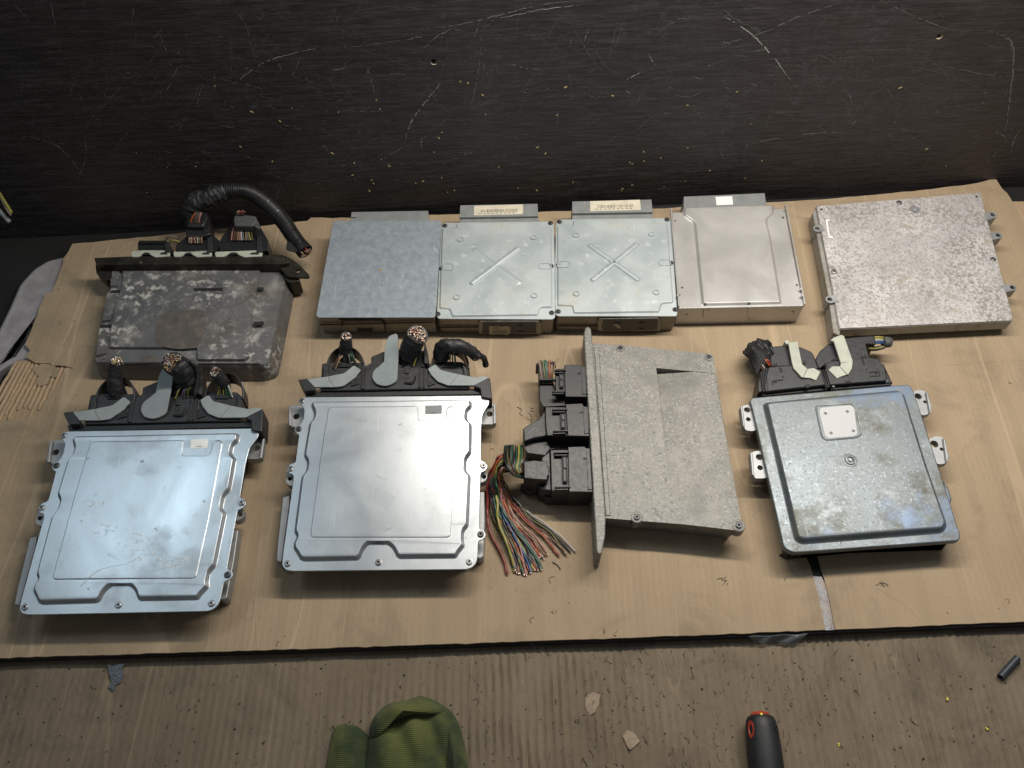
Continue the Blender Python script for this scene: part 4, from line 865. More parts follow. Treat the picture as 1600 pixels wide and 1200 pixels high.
z2, zk, bl, bmid, brt, zfG = stamped(G_, hom, .05, M_LAB, None, 2)
z1g = zz(90, 540, 4.571)
stub(z1g, [(430, 350, .044), (415, 290, .056), (410, 210, .068), (422, 118, .082)], .0078, 20, bl, 13, ('cream', 'white', 'tan', 'yellow', 'cream'), 1.45)
stub(z1g, [(950, 290, .046), (925, 230, .060), (890, 175, .074), (832, 128, .086)], .0142, 66, bmid, 14, ALL, 1.1)
stub(z1g, [(1190, 320, .046), (1190, 270, .058), (1160, 230, .068), (1130, 195, .076)], .0072, 17, brt, 15, ('cream', 'pink', 'black', 'white', 'brown'), 1.0)
wf(z1g, [((900, 280), (840, 380), 'yellow'), ((920, 285), (830, 350), 'grey'), ((935, 285), (880, 380), 'violet'), ((950, 290), (900, 370), 'grey'), ((960, 290), (930, 370), 'olive'), ((890, 280), (820, 345), 'black'), ((945, 290), (890, 345), 'violet')], bmid, 6)
wf(z1g, [((1185, 250), (1145, 350), 'yellow'), ((1190, 250), (1160, 355), 'olive'), ((1195, 250), (1185, 350), 'yellow'), ((1205, 250), (1210, 360), 'green'), ((1210, 252), (1235, 368), 'green'), ((1215, 252), (1250, 370), 'white'), ((1200, 250), (1225, 340), 'yellow')], brt, 7)
p = [P(*z1g([q])[0], ZC+z_) for q, z_ in (((930, 110), .084), ((985, 140), .080), ((1000, 230), .066), ((985, 350), .054))]; tape_tube(p, .0030, bmid, 'tape_tail', M_TAPE, 12, .1, 11)
# ------------------------------------------------------------------ J: blotchy square unit
z8 = zz(1130, 510, 3.1575); z6b = zz(1150, 510, 5.926); zJ = ZC+.036
J_ = thing('control_module', 'blotchy blue grey cast module with square white badge plate and two pale green plug levers', 'control unit', P(1335, 740, ZC), GB)
ol = rnd([P(x, y, zJ) for x, y in z8([(128, 352), (922, 284), (945, 330), (1172, 1030), (1165, 1058), (345, 1118), (300, 1095), (150, 430)])], .006, 5)
m = M(); m.slab(ol, .009); cov = build(m, 'cover', M_LIDJ, J_, bevel=.0016, seg=3)
m = M(); bd = inset(ccw(lift(ol, -.009)), .007); m.loft([atz(inset(bd, .003), ZC), bd], True, True); build(m, 'housing', M_BLK2, J_, bevel=.001)
pn = [P(x, y, zJ) for x, y in z8([(190, 378), (520, 346), (862, 316), (892, 335), (1000, 680), (1106, 985), (1084, 1022), (385, 1078), (348, 1058), (270, 720)])]
pn = rnd(pn, .007, 5); m = M(); m.stamp(pn, .0070, .0064, 6); build(m, 'raised_panel', M_LIDJ, cov, ang=50)
c = ccw(pn); m = M(); m.loft([inset(c, -.0016), lift(inset(c, -.0010), .0002), lift(inset(c, -.0002), .0001)], False); 
zt = zJ+.0070
bq = rnd([P(x, y, zt) for x, y in z8([(455, 388), (640, 378), (662, 400), (688, 535), (660, 552), (505, 566), (482, 545), (455, 415)])], .005, 5)
bq = ccw(bq); m = M(); m.loft([lift(inset(bq, -.0002), -.0001), lift(inset(bq, .0004), .0008), lift(inset(bq, .0014), .0008), lift(inset(bq, .0022), .0002)], False); build(m, 'badge_frame', M_LIDJ, cov, ang=50)
b2 = rnd([P(x, y, zt+.0003) for x, y in z8([(478, 402), (628, 388), (646, 402), (662, 532), (640, 542), (516, 552), (502, 536), (474, 420)])], .004, 5)
m = M(); m.slab(b2, .0005); bdg = build(m, 'badge_plate', M_BADGE, J_)
for x, y in ((504, 429), (612, 420), (532, 526), (642, 515)):
    q = P(*z8([(x, y)])[0], zt+.0003); m = M(); m.lathe(q, [(.0024, -.0001), (.0023, .0003), (.0016, .0006)], n=4); build(m, 'rivet', M_SCRD, bdg)
q = P(*z8([(625, 661)])[0], zt); m = M()
m.lathe(q, [(.0092, -.0001), (.0088, .0003), (.0066, .0004), (.0060, .0018), (.0042, .0020), (.0034, .0004)], n=28); b_ = build(m, 'centre_boss', M_LIDJ, cov, ang=50)
m = M(); m.lathe(q+Vector((0, 0, .0004)), [(.0024, 0), (.0023, .0012), (.0018, .0018)], n=16); build(m, 'centre_pin', M_BADGE, b_)
def clawlug(quad, holes, flip):
    zl = ZC+.030
    q = rnd([P(x, y, zl) for x, y in z8(quad)], .004); m = M(); hh = [circ(P(*z8([(x, y)])[0], zl), r, 14) for x, y, r in holes]
    m.holed(ccw(q), hh, .010); build(m, 'mounting_lug', M_ALUS, J_, bevel=.0008)
clawlug([(84, 395), (122, 385), (160, 392), (175, 500), (150, 518), (108, 512), (96, 485)], [(118, 412, .0040), (124, 458, .0030)], 1)
clawlug([(132, 625), (165, 612), (215, 620), (232, 735), (205, 750), (152, 750), (140, 720)], [(178, 645, .0042), (182, 697, .0034)], 1)
clawlug([(925, 330), (960, 310), (1000, 318), (1008, 355), (1030, 385), (1028, 425), (990, 440), (955, 430)], [(962, 345, .0046), (995, 372, .0022)], 0)
clawlug([(1010, 560), (1045, 540), (1085, 545), (1098, 590), (1115, 640), (1112, 670), (1075, 682), (1035, 672)], [(1042, 580, .0050), (1078, 606, .0024)], 0)
for pts in ([(84, 395), (96, 388), (108, 500), (97, 490)], [(132, 622), (144, 616), (156, 742), (142, 730)], [(1000, 320), (1010, 325), (1030, 400), (1020, 425)], [(1085, 548), (1098, 560), (1115, 650), (1102, 672)]):
    block(z8(pts), ZC+.034, ZC+.022, M_ALUS, J_, 'lug_rim', .001)
block(z8([(1090, 760), (1110, 790), (1130, 850), (1120, 880), (1090, 860)]), ZC+.028, ZC+.010, M_LIDJ, J_, 'side_nub', .002)
# plugs
zk = ZC+.040
pL = block(z6b([(300, 378), (530, 356), (620, 395), (790, 395), (835, 540), (280, 602), (262, 560)]), zk, ZC+.006, M_BLK2, J_, 'plug', .0014, .001)
pR = block(z6b([(820, 345), (900, 320), (1210, 285), (1325, 300), (1345, 350), (1375, 375), (1400, 500), (870, 540)]), zk, ZC+.006, M_BLK2, J_, 'plug', .0014, .001)
block(z6b([(295, 200), (315, 185), (480, 172), (600, 188), (700, 232), (722, 262), (770, 395), (640, 400), (530, 365), (330, 380)]), zk-.003, ZC+.004, M_BLK2, pL, 'hood', .002, .002)
block(z6b([(735, 300), (778, 225), (868, 150), (1000, 108), (1275, 85), (1298, 165), (1200, 160), (1240, 295), (980, 330), (850, 340), (770, 392)]), zk-.003, ZC+.004, M_BLK2, pR, 'hood', .002, .002)
block(z6b([(200, 540), (225, 420), (265, 380), (300, 380), (300, 560), (262, 600), (210, 610)]), zk-.006, ZC+.004, M_BLK, pL, 'side_ribs', .0012)
for k in range(4): block(z6b([(228+k*16, 420-k*10), (238+k*16, 415-k*10), (262+k*14, 600), (250+k*14, 602)]), zk+.0005-.001*(3-k), ZC+.02, M_BLK2, pL, 'rib', .0005)
block(z6b([(268, 600), (620, 570), (640, 545), (680, 545), (700, 562), (850, 548), (850, 590), (280, 645), (240, 640)]), zk-.007, ZC+.004, M_BLK, pL, 'plug_skirt', .0012)
block(z6b([(868, 545), (1000, 525), (1030, 508), (1070, 520), (1390, 488), (1450, 522), (1440, 545), (880, 590)]), zk-.007, ZC+.004, M_BLK, pR, 'plug_skirt', .0012)
block(z6b([(1330, 340), (1370, 350), (1440, 500), (1455, 525), (1400, 520), (1380, 400)]), zk-.005, ZC+.004, M_BLK, pR, 'side_ribs', .0012)
for k in range(3): block(z6b([(785+k*18, 400), (793+k*18, 398), (842+k*14, 560), (832+k*14, 562)]), zk+.0015-.0006*k, ZC+.02, M_BLK2, pR, 'rib', .0005)
for pts, pr in (([(335, 500), (435, 488), (437, 497), (345, 508), (347, 540), (338, 541)], pL), ([(400, 382), (425, 380), (432, 418), (410, 420)], pL), ([(350, 340), (358, 338), (364, 362), (354, 364)], pL), ([(372, 336), (380, 334), (386, 360), (376, 362)], pL), ([(632, 318), (646, 314), (648, 342), (636, 346)], pL),
                ([(1232, 420), (1330, 412), (1338, 458), (1245, 464), (1243, 456), (1328, 450), (1322, 422), (1234, 430)], pR), ([(1160, 270), (1172, 266), (1195, 352), (1180, 354)], pR), ([(1188, 262), (1196, 260), (1215, 295), (1205, 298)], pR), ([(895, 292), (905, 290), (915, 315), (904, 317)], pR), ([(925, 290), (935, 288), (944, 312), (934, 314)], pR), ([(825, 338), (840, 336), (850, 378), (836, 382)], pR),
                ([(640, 540), (680, 535), (690, 560), (650, 570)], pL), ([(1010, 505), (1065, 500), (1070, 522), (1015, 528)], pR), ([(355, 512), (375, 510), (377, 520), (357, 522)], pL), ([(1288, 430), (1306, 428), (1308, 438), (1290, 440)], pR)):
    m = M(); m.slab([P(x, y, zk+.0008) for x, y in z6b(pts)], .0009); build(m, 'moulding_slot', M_BLKD, pr)
for x, y, pr in ((434, 468, pL), (1208, 400, pR)):
    m = M(); m.lathe(P(*z6b([(x, y)])[0], zk), [(.0014, 0), (.0013, .0004)], n=12); build(m, 'moulding_hole', M_BLKD, pr)
for x, y, pr in ((320, 605, pL), (302, 600, pL), (828, 578, pR), (895, 562, pR), (1384, 515, pR)):
    m = M(); m.lathe(P(*z6b([(x, y)])[0], zk-.006), [(.0022, 0), (.0020, .003), (.001, .0036)], n=12); build(m, 'guide_pin', M_CONG, pr)
def lev3(pts, zs_):
    q = [P(x, y, zk+.0036+dz) for (x, y), dz in zip(z6b(pts), zs_)]; m = M(); m.slab(q, .0030); return build(m, 'lever', M_LEVG, J_, bevel=.0004, ang=20)
lev3([(485, 150), (570, 140), (612, 350), (662, 392), (722, 384), (782, 420), (742, 500), (690, 478), (610, 470), (535, 388), (518, 330)], [.003, .003, 0, 0, -.001, -.002, -.002, -.001, 0, 0, 0])
lev3([(905, 130), (1000, 86), (1082, 320), (1074, 388), (1042, 440), (965, 465), (938, 482), (858, 402), (892, 368), (965, 370), (972, 340)], [.003, .003, 0, 0, 0, -.002, -.002, -.002, -.001, 0, 0])
block(z6b([(446, 140), (462, 120), (490, 124), (505, 165), (470, 165)]), zk+.004, ZC+.012, M_LEVG, pL, 'lever_arm', .0012)
block(z6b([(872, 128), (905, 100), (975, 74), (1000, 84), (990, 105), (905, 140)]), zk+.005, ZC+.012, M_LEVG, pR, 'lever_arm', .0012)
for ln in ([(525, 328), (612, 322)], [(660, 392), (622, 468)], [(968, 338), (1080, 322)], [(965, 372), (1030, 440)]):
    m = M(); m.tube([P(x, y, zk+.0038) for x, y in z6b(ln)], .00035, 5); build(m, 'lever_step', M_CONG, J_)
tp_ = [P(*z6b([q])[0], ZC+z_) for q, z_ in (((300, 235), .026), ((245, 250), .026), ((200, 285), .024), ((160, 330), .019))]
tape_tube(tp_, lambda t: .0165+.0035*math.sin(t*2.6), pL, 'taped_cable', M_TAPE, 26, .10, 21)
for k in range(7):
    a = P(*z6b([(150+k*26, 172+k*3)])[0], ZC+.046-.001*k); b = P(*z6b([(140+k*9, 300+k*22)])[0], ZC+.036); mid = a.lerp(b, .5)+Vector((0, 0, .006)); m = M()
    m.tube(spline([a, mid, b], 6), .0017, 8); build(m, 'tape_fold', M_TAPE, pL)
m = M(); rr = random.Random(5)
for k in range(22):
    q = P(*z6b([(142-12*math.sin(k/21*3.1), 180+k*11)])[0], ZC+.036-.0006*k); m.box(q, .0014, .0016, .002, rr.uniform(0, 3))
build(m, 'frayed_tape_edge', M_SHEATH, pL)
fan([(z6b([a])[0], z6b([b])[0], ZC+.040, ZC+.036, .002, c) for a, b, c in (((250, 300), (310, 365), 'orange'), ((262, 300), (322, 358), 'red'), ((225, 340), (262, 390), 'white'), ((238, 325), (285, 385), 'black'), ((215, 350), (245, 405), 'brown'))], pL, 8, .0014)
fan([(z6b([(1372, 105+k*13)])[0], z6b([(1282+k*2, 100+k*15)])[0], ZC+.032, ZC+.034, .001, c) for k, c in enumerate(('yellow', 'yellow', 'white', 'blue', 'blue'))], pR, 9, .0012)
fan([(z6b([(1372, 180+k*9)])[0], z6b([(1235, 195+k*12)])[0], ZC+.028, ZC+.032, -.002, c) for k, c in enumerate(('black', 'yellow', 'black'))], pR, 10, .0016)
tape_tube([P(*z6b([q])[0], ZC+.030) for q in ((1362, 150), (1395, 148), (1425, 150), (1440, 152))], lambda t: .0076-.0016*t*t, pR, 'taped_cable', M_SHEATH, 18, .06, 22)
# ------------------------------------------------------------------ I: cast unit on its side plate with plugs to the left
z7 = zz(740, 500, 2.857); zI = ZC+.040
I_ = thing('control_module', 'grey cast module with long side plate, black plugs and loose coloured wires to its left', 'control unit', P(1040, 690, ZC), GB)
top = [P(x, y, zI) for x, y in z7([(528, 104), (655, 112), (1060, 152), (1072, 175), (1130, 540), (1196, 905), (1188, 932), (1165, 938), (940, 912), (585, 884)])]
R4 = [P(x, y, zI) for x, y in z7([(815, 214), (1078, 238), (1182, 830), (880, 806)])]
top = ccw(top)
m = M(); tmp = M(); tmp.holed(top, [R4], .0001)
nt = len(top)+4
m.v = [tuple(v) for v in tmp.v[:nt]]
for f in tmp.f:
    if all(i < nt for i in f): m.face(f)
b0 = len(m.v); bot = inset(top, .006)
m.v += [(p.x, p.y, ZC+.002) for p in bot]; L = len(top)
for i in range(L): j = (i+1) % L; m.face([i, j, b0+j, b0+i])
m.face([b0+i for i in range(L)][::-1])
# sunken wedge: deep at its upper left corner, running out to the right and to the bottom
def rec(u, v):
    p = R4[0].lerp(R4[1], u).lerp(R4[3].lerp(R4[2], u), v); dep = (.0105*max(0, 1-u/.62)+.0008)*(1-v)
    p = p.copy(); p.z -= dep; return p
rg = M(); rg.grid(lambda u, v: rec(u, v), 16, 16)
o = len(m.v); m.v += rg.v; m.f += [[i+o for i in f] for f in rg.f]; m.mi += [0]*len(rg.f)
for (fa_, fb_) in ((lambda t: (t, 0), None), (lambda t: (0, t), None), (lambda t: (1, t), None)):
    ed0 = len(m.v); n_ = 16
    for k in range(n_+1):
        u, v = fa_(k/n_); p = rec(u, v); m.v.append((p.x, p.y, zI)); m.v.append(tuple(p))
    for k in range(n_): a = ed0+2*k; m.face([a, a+2, a+3, a+1])
bodyI = build(m, 'body', M_CAST, I_, ang=30, fix=True)
sp_ = rnd([P(x, y, zI) for x, y in z7([(536, 120), (560, 122), (612, 876), (588, 876)])], .001); m = M(); m.stamp(sp_, .0010, .0012); build(m, 'edge_ridge', M_CAST, bodyI)
for x, y, r in ((655, 126, .0035), (1050, 166, .0035), (728, 882, .0042), (1183, 918, .0046)):
    c = P(*z7([(x, y)])[0], zI)
    m = M(); m.lathe(c, [(r*1.7, -.014), (r*1.7, .0002), (r*1.5, .0008), (r*1.1, .0008), (r*1.05, .0002)], n=22); build(m, 'screw_boss', M_CAST, bodyI)
    screw(0, 0, 0, r*.8, I_, 'screw', M_SCRD, .0022, q=c+Vector((0, 0, .0003)))
# side plate, standing on edge
pt = [z7([(x, y)])[0] for x, y in ((492, 60), (498, 34), (512, 28), (524, 40), (531, 100), (547, 300), (567, 560), (584, 800), (590, 880), (588, 960), (580, 1005), (572, 1042), (556, 1046), (548, 1030), (540, 880), (530, 700), (512, 400), (500, 200))]
m = M(); m.prism([P(x, y, zI+.006) for x, y in pt], ZC+.0002); plate = build(m, 'side_plate', M_CAST, I_, bevel=.0016, seg=3)
m = M(); m.prism(rnd([P(x, y, zI-.004) for x, y in z7([(536, 800), (546, 795), (560, 880), (566, 1010), (556, 1048), (545, 1040), (540, 930)])], .002), ZC+.0002); build(m, 'plate_ear', M_CAST, plate, bevel=.001)
c = P(*z7([(564, 968)])[0], zI+.004)
m = M(); m.lathe(c+Vector((.0035, 0, -.008)), [(.0036, 0), (.0034, .0009)], ax=(1, 0, 0), n=16); build(m, 'plate_hole', M_BLKD, plate)
# plugs on the left (coordinates of a 5x enlargement)
zp = zz(740, 540, 5); zk = ZC+.040
def pb(pts, z, zb_, parent, nm, mt=M_BLK2, bv=.0009): return block(zp(pts), z, zb_, mt, parent, nm, bv)
plugs = []
for (body, cap, frame, lat) in (
    ([(708, 150), (835, 146), (840, 158), (888, 160), (885, 400), (720, 400), (715, 385)], [(640, 180), (712, 178), (722, 380), (640, 370)], [(668, 222), (700, 222), (706, 325), (672, 325)], [(632, 185, 86), (632, 205, 70), (615, 352, 100), (615, 368, 90)]),
    ([(718, 455), (850, 450), (860, 470), (900, 480), (905, 708), (735, 705)], [(560, 478), (730, 480), (742, 705), (572, 702), (562, 600)], [(676, 532), (716, 532), (720, 645), (682, 645)], [(615, 492, 115), (615, 512, 100), (620, 660, 115), (620, 680, 100)]),
    ([(736, 790), (868, 786), (878, 798), (910, 800), (932, 1145), (745, 1142)], [(600, 815), (740, 812), (752, 1140), (608, 1135)], [(690, 868), (728, 868), (736, 1065), (696, 1065)], [(625, 828, 120), (628, 850, 105), (635, 1098, 120), (635, 1118, 105)])):
    p0 = pb(body, zk+.003, ZC+.004, I_, 'plug'); plugs.append(p0)
    pb(cap, zk, ZC+.004, p0, 'plug_cap')
    xs = [x for x, y in body]; ys = [y for x, y in body]
    for x, y, w in lat: pb([(x, y), (x+w, y-3), (x+w+4, y+9), (x, y+11)], zk+.0052, zk, p0, 'latch_arm', M_BLK, .0006)
    m = M(); m.slab([P(x, y, zk+.0042) for x, y in zp(frame)], .0008); wd = build(m, 'window_frame', M_BLKD, p0)
    f = frame; cx = (f[0][0]+f[1][0]+f[2][0]+f[3][0])/4; y0 = f[0][1]; y1 = f[2][1]
    for ya, yb in ((y0+6, (y0+y1)/2-12), ((y0+y1)/2+2, y1-8)):
        pb([(cx-13, ya), (cx+11, ya), (cx+13, yb), (cx-10, yb)], zk+.0050, zk+.003, p0, 'window_bar', M_BLK2, .0003)
    my = min(ys)+(max(ys)-min(ys))*.25; mx = max(xs)
    m = M(); m.slab([P(x, y, zk+.0034) for x, y in zp([(mx-75, my), (mx-50, my), (mx-50, my+10), (mx-60, my+10), (mx-60, my+14), (mx-75, my+14)])], .0006); build(m, 'moulding_slot', M_BLKD, p0)
    m = M(); m.slab([P(x, y, zk+.0032) for x, y in zp([(mx-52, my-50), (mx-49, my-50), (mx-36, max(ys)-10), (mx-39, max(ys)-10)])], .0004); build(m, 'moulding_seam', M_BLKD, p0)
    pb([(mx-40, max(ys)-50), (mx-8, max(ys)-50), (mx-6, max(ys)-22), (mx-38, max(ys)-20)], zk+.0042, zk, p0, 'moulded_rib', M_BLK2, .0005)
P1_, P2_, P3_ = plugs
pb([(512, 262), (640, 262), (720, 395), (720, 470), (545, 480), (515, 430)], ZC+.030, ZC+.003, P1_, 'hood', M_BLK)
pb([(508, 254), (660, 256), (660, 268), (514, 270)], ZC+.040, ZC+.02, P1_, 'hood_lip', M_BLK2)
pb([(486, 135), (520, 130), (524, 262), (508, 262), (506, 152), (488, 152)], ZC+.040, ZC+.018, P1_, 'hood_wall', M_BLK2)
pb([(600, 125), (645, 122), (645, 138), (600, 142)], ZC+.042, ZC+.03, P1_, 'hood_tab', M_BLK)
fan([(zp([(515+k*13, 112+6*(k % 3))])[0], zp([(545+k*9, 300)])[0], ZC+.040, ZC+.032, .002, c) for k, c in enumerate(('tan', 'black', 'olive', 'green', 'green', 'brown', 'orange', 'tan', 'brown'))], P1_, 31, .0013)
fan([(zp([(662, 100)])[0], zp([(612, 250)])[0], ZC+.05, ZC+.038, .006, 'tan')], P1_, 32, .0010)
fan([(zp([(625+k*9, 285)])[0], zp([(640+k*9, 330)])[0], ZC+.036, ZC+.034, .001, c) for k, c in enumerate(('tan', 'brown', 'cream'))], P1_, 33)
pb([(385, 650), (400, 635), (520, 565), (535, 530), (562, 495), (572, 705), (480, 720), (395, 750)], ZC+.034, ZC+.003, P2_, 'hood', M_BLK2, .0015)
for a, b in (((418, 700), (475, 640)), ((520, 575), (560, 545))):
    m = M(); m.tube([P(*zp([a])[0], ZC+.0346), P(*zp([b])[0], ZC+.0346)], .00035, 5); build(m, 'scuff', M_LEV, P2_)
pb([(400, 740), (560, 710), (600, 800), (560, 860), (420, 840), (380, 780)], ZC+.024, ZC+.003, P2_, 'hood', M_BLK)
pb([(530, 870), (602, 812), (612, 1135), (520, 1130), (490, 1090)], ZC+.036, ZC+.003, P3_, 'hood', M_BLK, .002)
bx = pb([(392, 905), (470, 895), (575, 905), (580, 945), (592, 955), (590, 1010), (578, 1015), (575, 1050), (480, 1045), (395, 1035)], ZC+.050, ZC+.012, P3_, 'cable_cover', M_BLK2, .0014)
m = M(); m.slab([P(x, y, ZC+.0502) for x, y in zp([(412, 915), (490, 915), (492, 1030), (415, 1025)])], .0006); build(m, 'moulded_field', M_BLK, bx, bevel=.0003)
pb([(365, 1085), (490, 1092), (495, 1130), (440, 1145), (385, 1125)], ZC+.020, ZC+.006, P3_, 'clip', M_BLK, .0015)
pb([(470, 1060), (900, 1142), (930, 1150), (925, 1200), (560, 1190)], ZC+.022, ZC+.002, P3_, 'plug_skirt', M_BLK, .0012)
pb([(880, 1190), (925, 1195), (960, 1260), (930, 1270)], ZC+.012, ZC+.009, P3_, 'pale_lever_tip', M_LEVG, .0006)
for k, (x0, y0, x1, y1) in enumerate(((400, 745, 900, 730), (540, 400, 885, 420))):
    pb([(x0+140, y0-10), (x1, y1-20), (x1+8, y1+70), (x0+190, y0+70)], ZC+.020, ZC+.003, plugs[1-k], 'plug_skirt', M_BLK)
# dark wires curling up out of the cable cover
rr = random.Random(12)
dark = ['black', 'green', 'black', 'olive', 'black', 'brown', 'black', 'grey', 'green', 'black', 'tan', 'black', 'olive', 'green', 'black', 'yellow']
m = None
for k in range(22):
    t = k/21; x0 = 245+t*150; y0 = 790+rr.uniform(-12, 10); c = dark[k % 16]
    pts = [(x0, y0, .036), (x0-4+6*t, 860+20*t, .044+rr.uniform(0, .004)), (262+t*105, 940+20*t, .050-.006*t+rr.uniform(0, .004)), (310+t*70, 1010-20*t, .048-.004*t), (392, 925+110*(1-t), .038)]
    p_ = [P(*zp([(x, y)])[0], ZC+z_) for x, y, z_ in pts]; m = M(); m.tube(spline(p_, 8), .00125, 8); w = build(m, 'wire', MW[c], P3_, ang=70)
    e = p_[0]; d_ = (p_[0]-p_[1]).normalized(); m = M(); m.tube([e, e+d_*.0016], .0008, 6); build(m, 'copper_tip', M_COPPER, w)
zq = zz(740, 700, 5.455)
cols = ['red', 'red', 'orange', 'black', 'brown', 'grey', 'red', 'green', 'blue', 'olive', 'tan', 'white', 'green', 'black', 'orange', 'yellow', 'violet', 'pink', 'grey', 'black', 'green', 'orange', 'tan', 'brown', 'white', 'green', 'blue', 'red', 'black', 'grey', 'yellow', 'pink', 'black', 'orange', 'green', 'tan', 'black', 'olive', 'brown', 'grey', 'red', 'green', 'black']
cols = cols+['orange', 'black', 'green', 'green', 'grey', 'orange', 'olive', 'black', 'green', 'black', 'orange']; rr.shuffle(cols); cols[0] = cols[1] = 'red'; nW = len(cols)
for k, c in enumerate(cols):
    t = k/(nW-1); j = rr.uniform(-1, 1)
    sx = 235+rr.uniform(-5, 15); sy = 60+150*t+rr.uniform(-6, 6)
    mx = 118+150*t**1.2+8*j; my = 300+40*t+rr.uniform(-20, 20)
    if k < 2: e = (285+8*j, 1075); qx, qy = 130, 700
    elif t < .75: u = rr.random(); e = (340+250*u+10*j, 1060-60*abs(u-.3)+rr.uniform(-25, 20)); qx = 190+150*u+50*t; qy = 660+rr.uniform(-20, 20)
    elif t < .9: u = rr.random(); e = (540+90*u, 930+20*j); qx, qy = 320+70*u, 640+15*j
    else: u = (t-.9)/.1; e = (690+180*u, 925-50*u+10*j); qx, qy = 420+90*u, 610-30*u
    z0_ = .030+.010*rr.random(); hz = .0016+.010*rr.random()*(1-abs(2*t-1))
    pts = [(300+rr.uniform(0, 60), 70+130*t, ZC+.028), (sx, sy, ZC+z0_), ((sx+mx)/2-12, (sy+my)/2-10, ZC+z0_*.8), (mx, my, ZC+.012+.012*rr.random()), ((mx+qx)/2-6, (my+qy)/2+14, ZC+.006+hz), (qx, qy, ZC+.003+hz), ((qx+e[0])/2+12, (qy+e[1])/2-14, ZC+.0022+hz*.6), (e[0], e[1], ZC+.0018)]
    p_ = [P(*zq([(x, y)])[0], z_) for x, y, z_ in pts]; q_ = spline(p_, 9); o_ = rr.uniform(0, 50)
    q_ = [Vector((v.x, v.y, max(ZC+.0012, v.z)))+Vector((mn.noise(Vector((i*.16, o_, 0))), mn.noise(Vector((i*.16, o_, 9))), abs(mn.noise(Vector((i*.2, o_, 5))))))*.0028*min(1, i/14) for i, v in enumerate(q_)]
    m = M(); m.tube(q_, rr.choice((.0010, .00125, .0014, .0016)), 8); w = build(m, 'wire', MW[c], P3_, ang=70)
    p_ = q_; e_ = p_[-1]; d_ = (p_[-1]-p_[-2]).normalized(); m = M(); m.tube([e_, e_+d_*.0014], .0007, 6); build(m, 'copper_tip', M_COPPER, w)
# ------------------------------------------------------------------ cloth
nc = N('green_cloth'); wv = nc.wave(2*math.pi/(20*.0020), 1.6, 2, 1.5, None, 'Y'); wx = nc.wave(2*math.pi/(20*.0024), .8, 2, 2, None, 'X')
cc_ = nc.mix(nc.ramp(nc.noise(22, 3), .35, .65), (.058, .068, .026), (.108, .120, .040)); cc_ = nc.mix(nc.ramp(nc.noise(16, 3, .6, 0, nc.mp((1, 1, 1), loc=(3, 0, 0))), .48, .62, 0, .85), cc_, (.026, .040, .024))
cc_ = nc.mix(nc.ramp(wv, .1, .9, .32, 0), cc_, (.012, .022, .007))
M_CLOTH = nc.done(cc_, .95, 0, [(wv, .6, .0006), (wx, .35, .0005), (nc.noise(700, 3), .5, .0005)], Sheen_Weight=.08, Specular_IOR_Level=.15)
def lump(outline_px, h, fold, seed, dn=44, z0=.001, ex=.42):
    # cushion-like fold: rings shrinking towards the middle line
    q = dense(ccw(rnd([P(x, y, 0) for x, y in outline_px], .008, 5)), .0022)
    cen = sum(q, Vector((0, 0, 0)))/len(q); rings = []
    for k in range(dn+1):
        t = k/dn; rg_ = []
        for p in q:
            w = p.lerp(cen, t*.995); z_ = z0+h*(max(0, min(1, t*1.0)))**ex
            nz = fold*(.7*mn.noise(Vector((w.x*60, w.y*42, seed+5)))+mn.noise(Vector((w.x*26, w.y*15, seed)))+.6*math.sin(w.x*150+w.y*60+4*mn.noise(Vector((w.x*12, w.y*12, seed)))))*min(1, t*3.2)
            w.z = max(.0006, z_+nz); rg_.append(w)
        rings.append(rg_)
    return rings
m = M()
m.loft(lump([(598, 1128), (640, 1106), (660, 1091), (700, 1105), (716, 1126), (728, 1170), (738, 1240), (720, 1330), (620, 1345), (560, 1300), (572, 1200), (578, 1150)], .030, .0048, 3, ex=.30), True)
m.loft(lump([(577, 1140), (588, 1118), (606, 1102), (640, 1097), (660, 1088), (688, 1100), (704, 1112), (700, 1122), (664, 1122), (630, 1128), (608, 1134), (588, 1165), (578, 1160)], .034, .0016, 7, ex=.45, z0=.004), True)
m.loft(lump([(524, 1131), (560, 1134), (590, 1165), (612, 1215), (630, 1320), (560, 1350), (490, 1320), (508, 1210), (517, 1160)], .016, .0036, 11, ex=.34), True)
m.loft(lump([(698, 1120), (708, 1116), (722, 1145), (732, 1190), (735, 1260), (716, 1300), (696, 1250), (692, 1180)], .030, .0012, 15, ex=.4), True)
cl = build(m, 'cloth', M_CLOTH, ang=80, label='crumpled green ribbed cleaning cloth at the bottom edge of the photo', cat='cloth')
# ------------------------------------------------------------------ screwdriver
R0 = .0178; a = P(1187, 1112, R0); b = P(1204, 1260, R0); ax = (b-a); ax.z = 0; ax.normalize(); qd = ax.to_track_quat('Z', 'Y')
sd = thing('screwdriver', 'screwdriver with dark rubber grip and red domed end cap, lower right on the dirty cardboard', 'screwdriver', Vector((a.x, a.y, 0)))
c0 = a.copy(); m = M()
m.lathe(c0+ax*.0075, [(.0112, -.0030), (.0140, -.0014), (.0160, .003), (.0172, .010), (.0182, .030), (.0186, .055), (.0160, .085), (.0128, .100), (.0136, .112), (.0150, .118), (.0120, .122)], ax=ax, n=36); gp = build(m, 'grip', M_NAVY, sd, ang=50)
m = M(); m.lathe(c0+ax*.0082, [(.0112, -.0032), (.0110, -.0044), (.0092, -.0064), (.0060, -.0078), (.002, -.0084)], ax=ax, n=32); build(m, 'end_cap', M_RED, sd, ang=60)
m = M(); m.lathe(P(1189.5, 1116, R0*1.75), [(.0016, 0), (.0014, .0010), (.0006, .0014)], n=8); build(m, 'yellow_speck', M_YEL, sd)
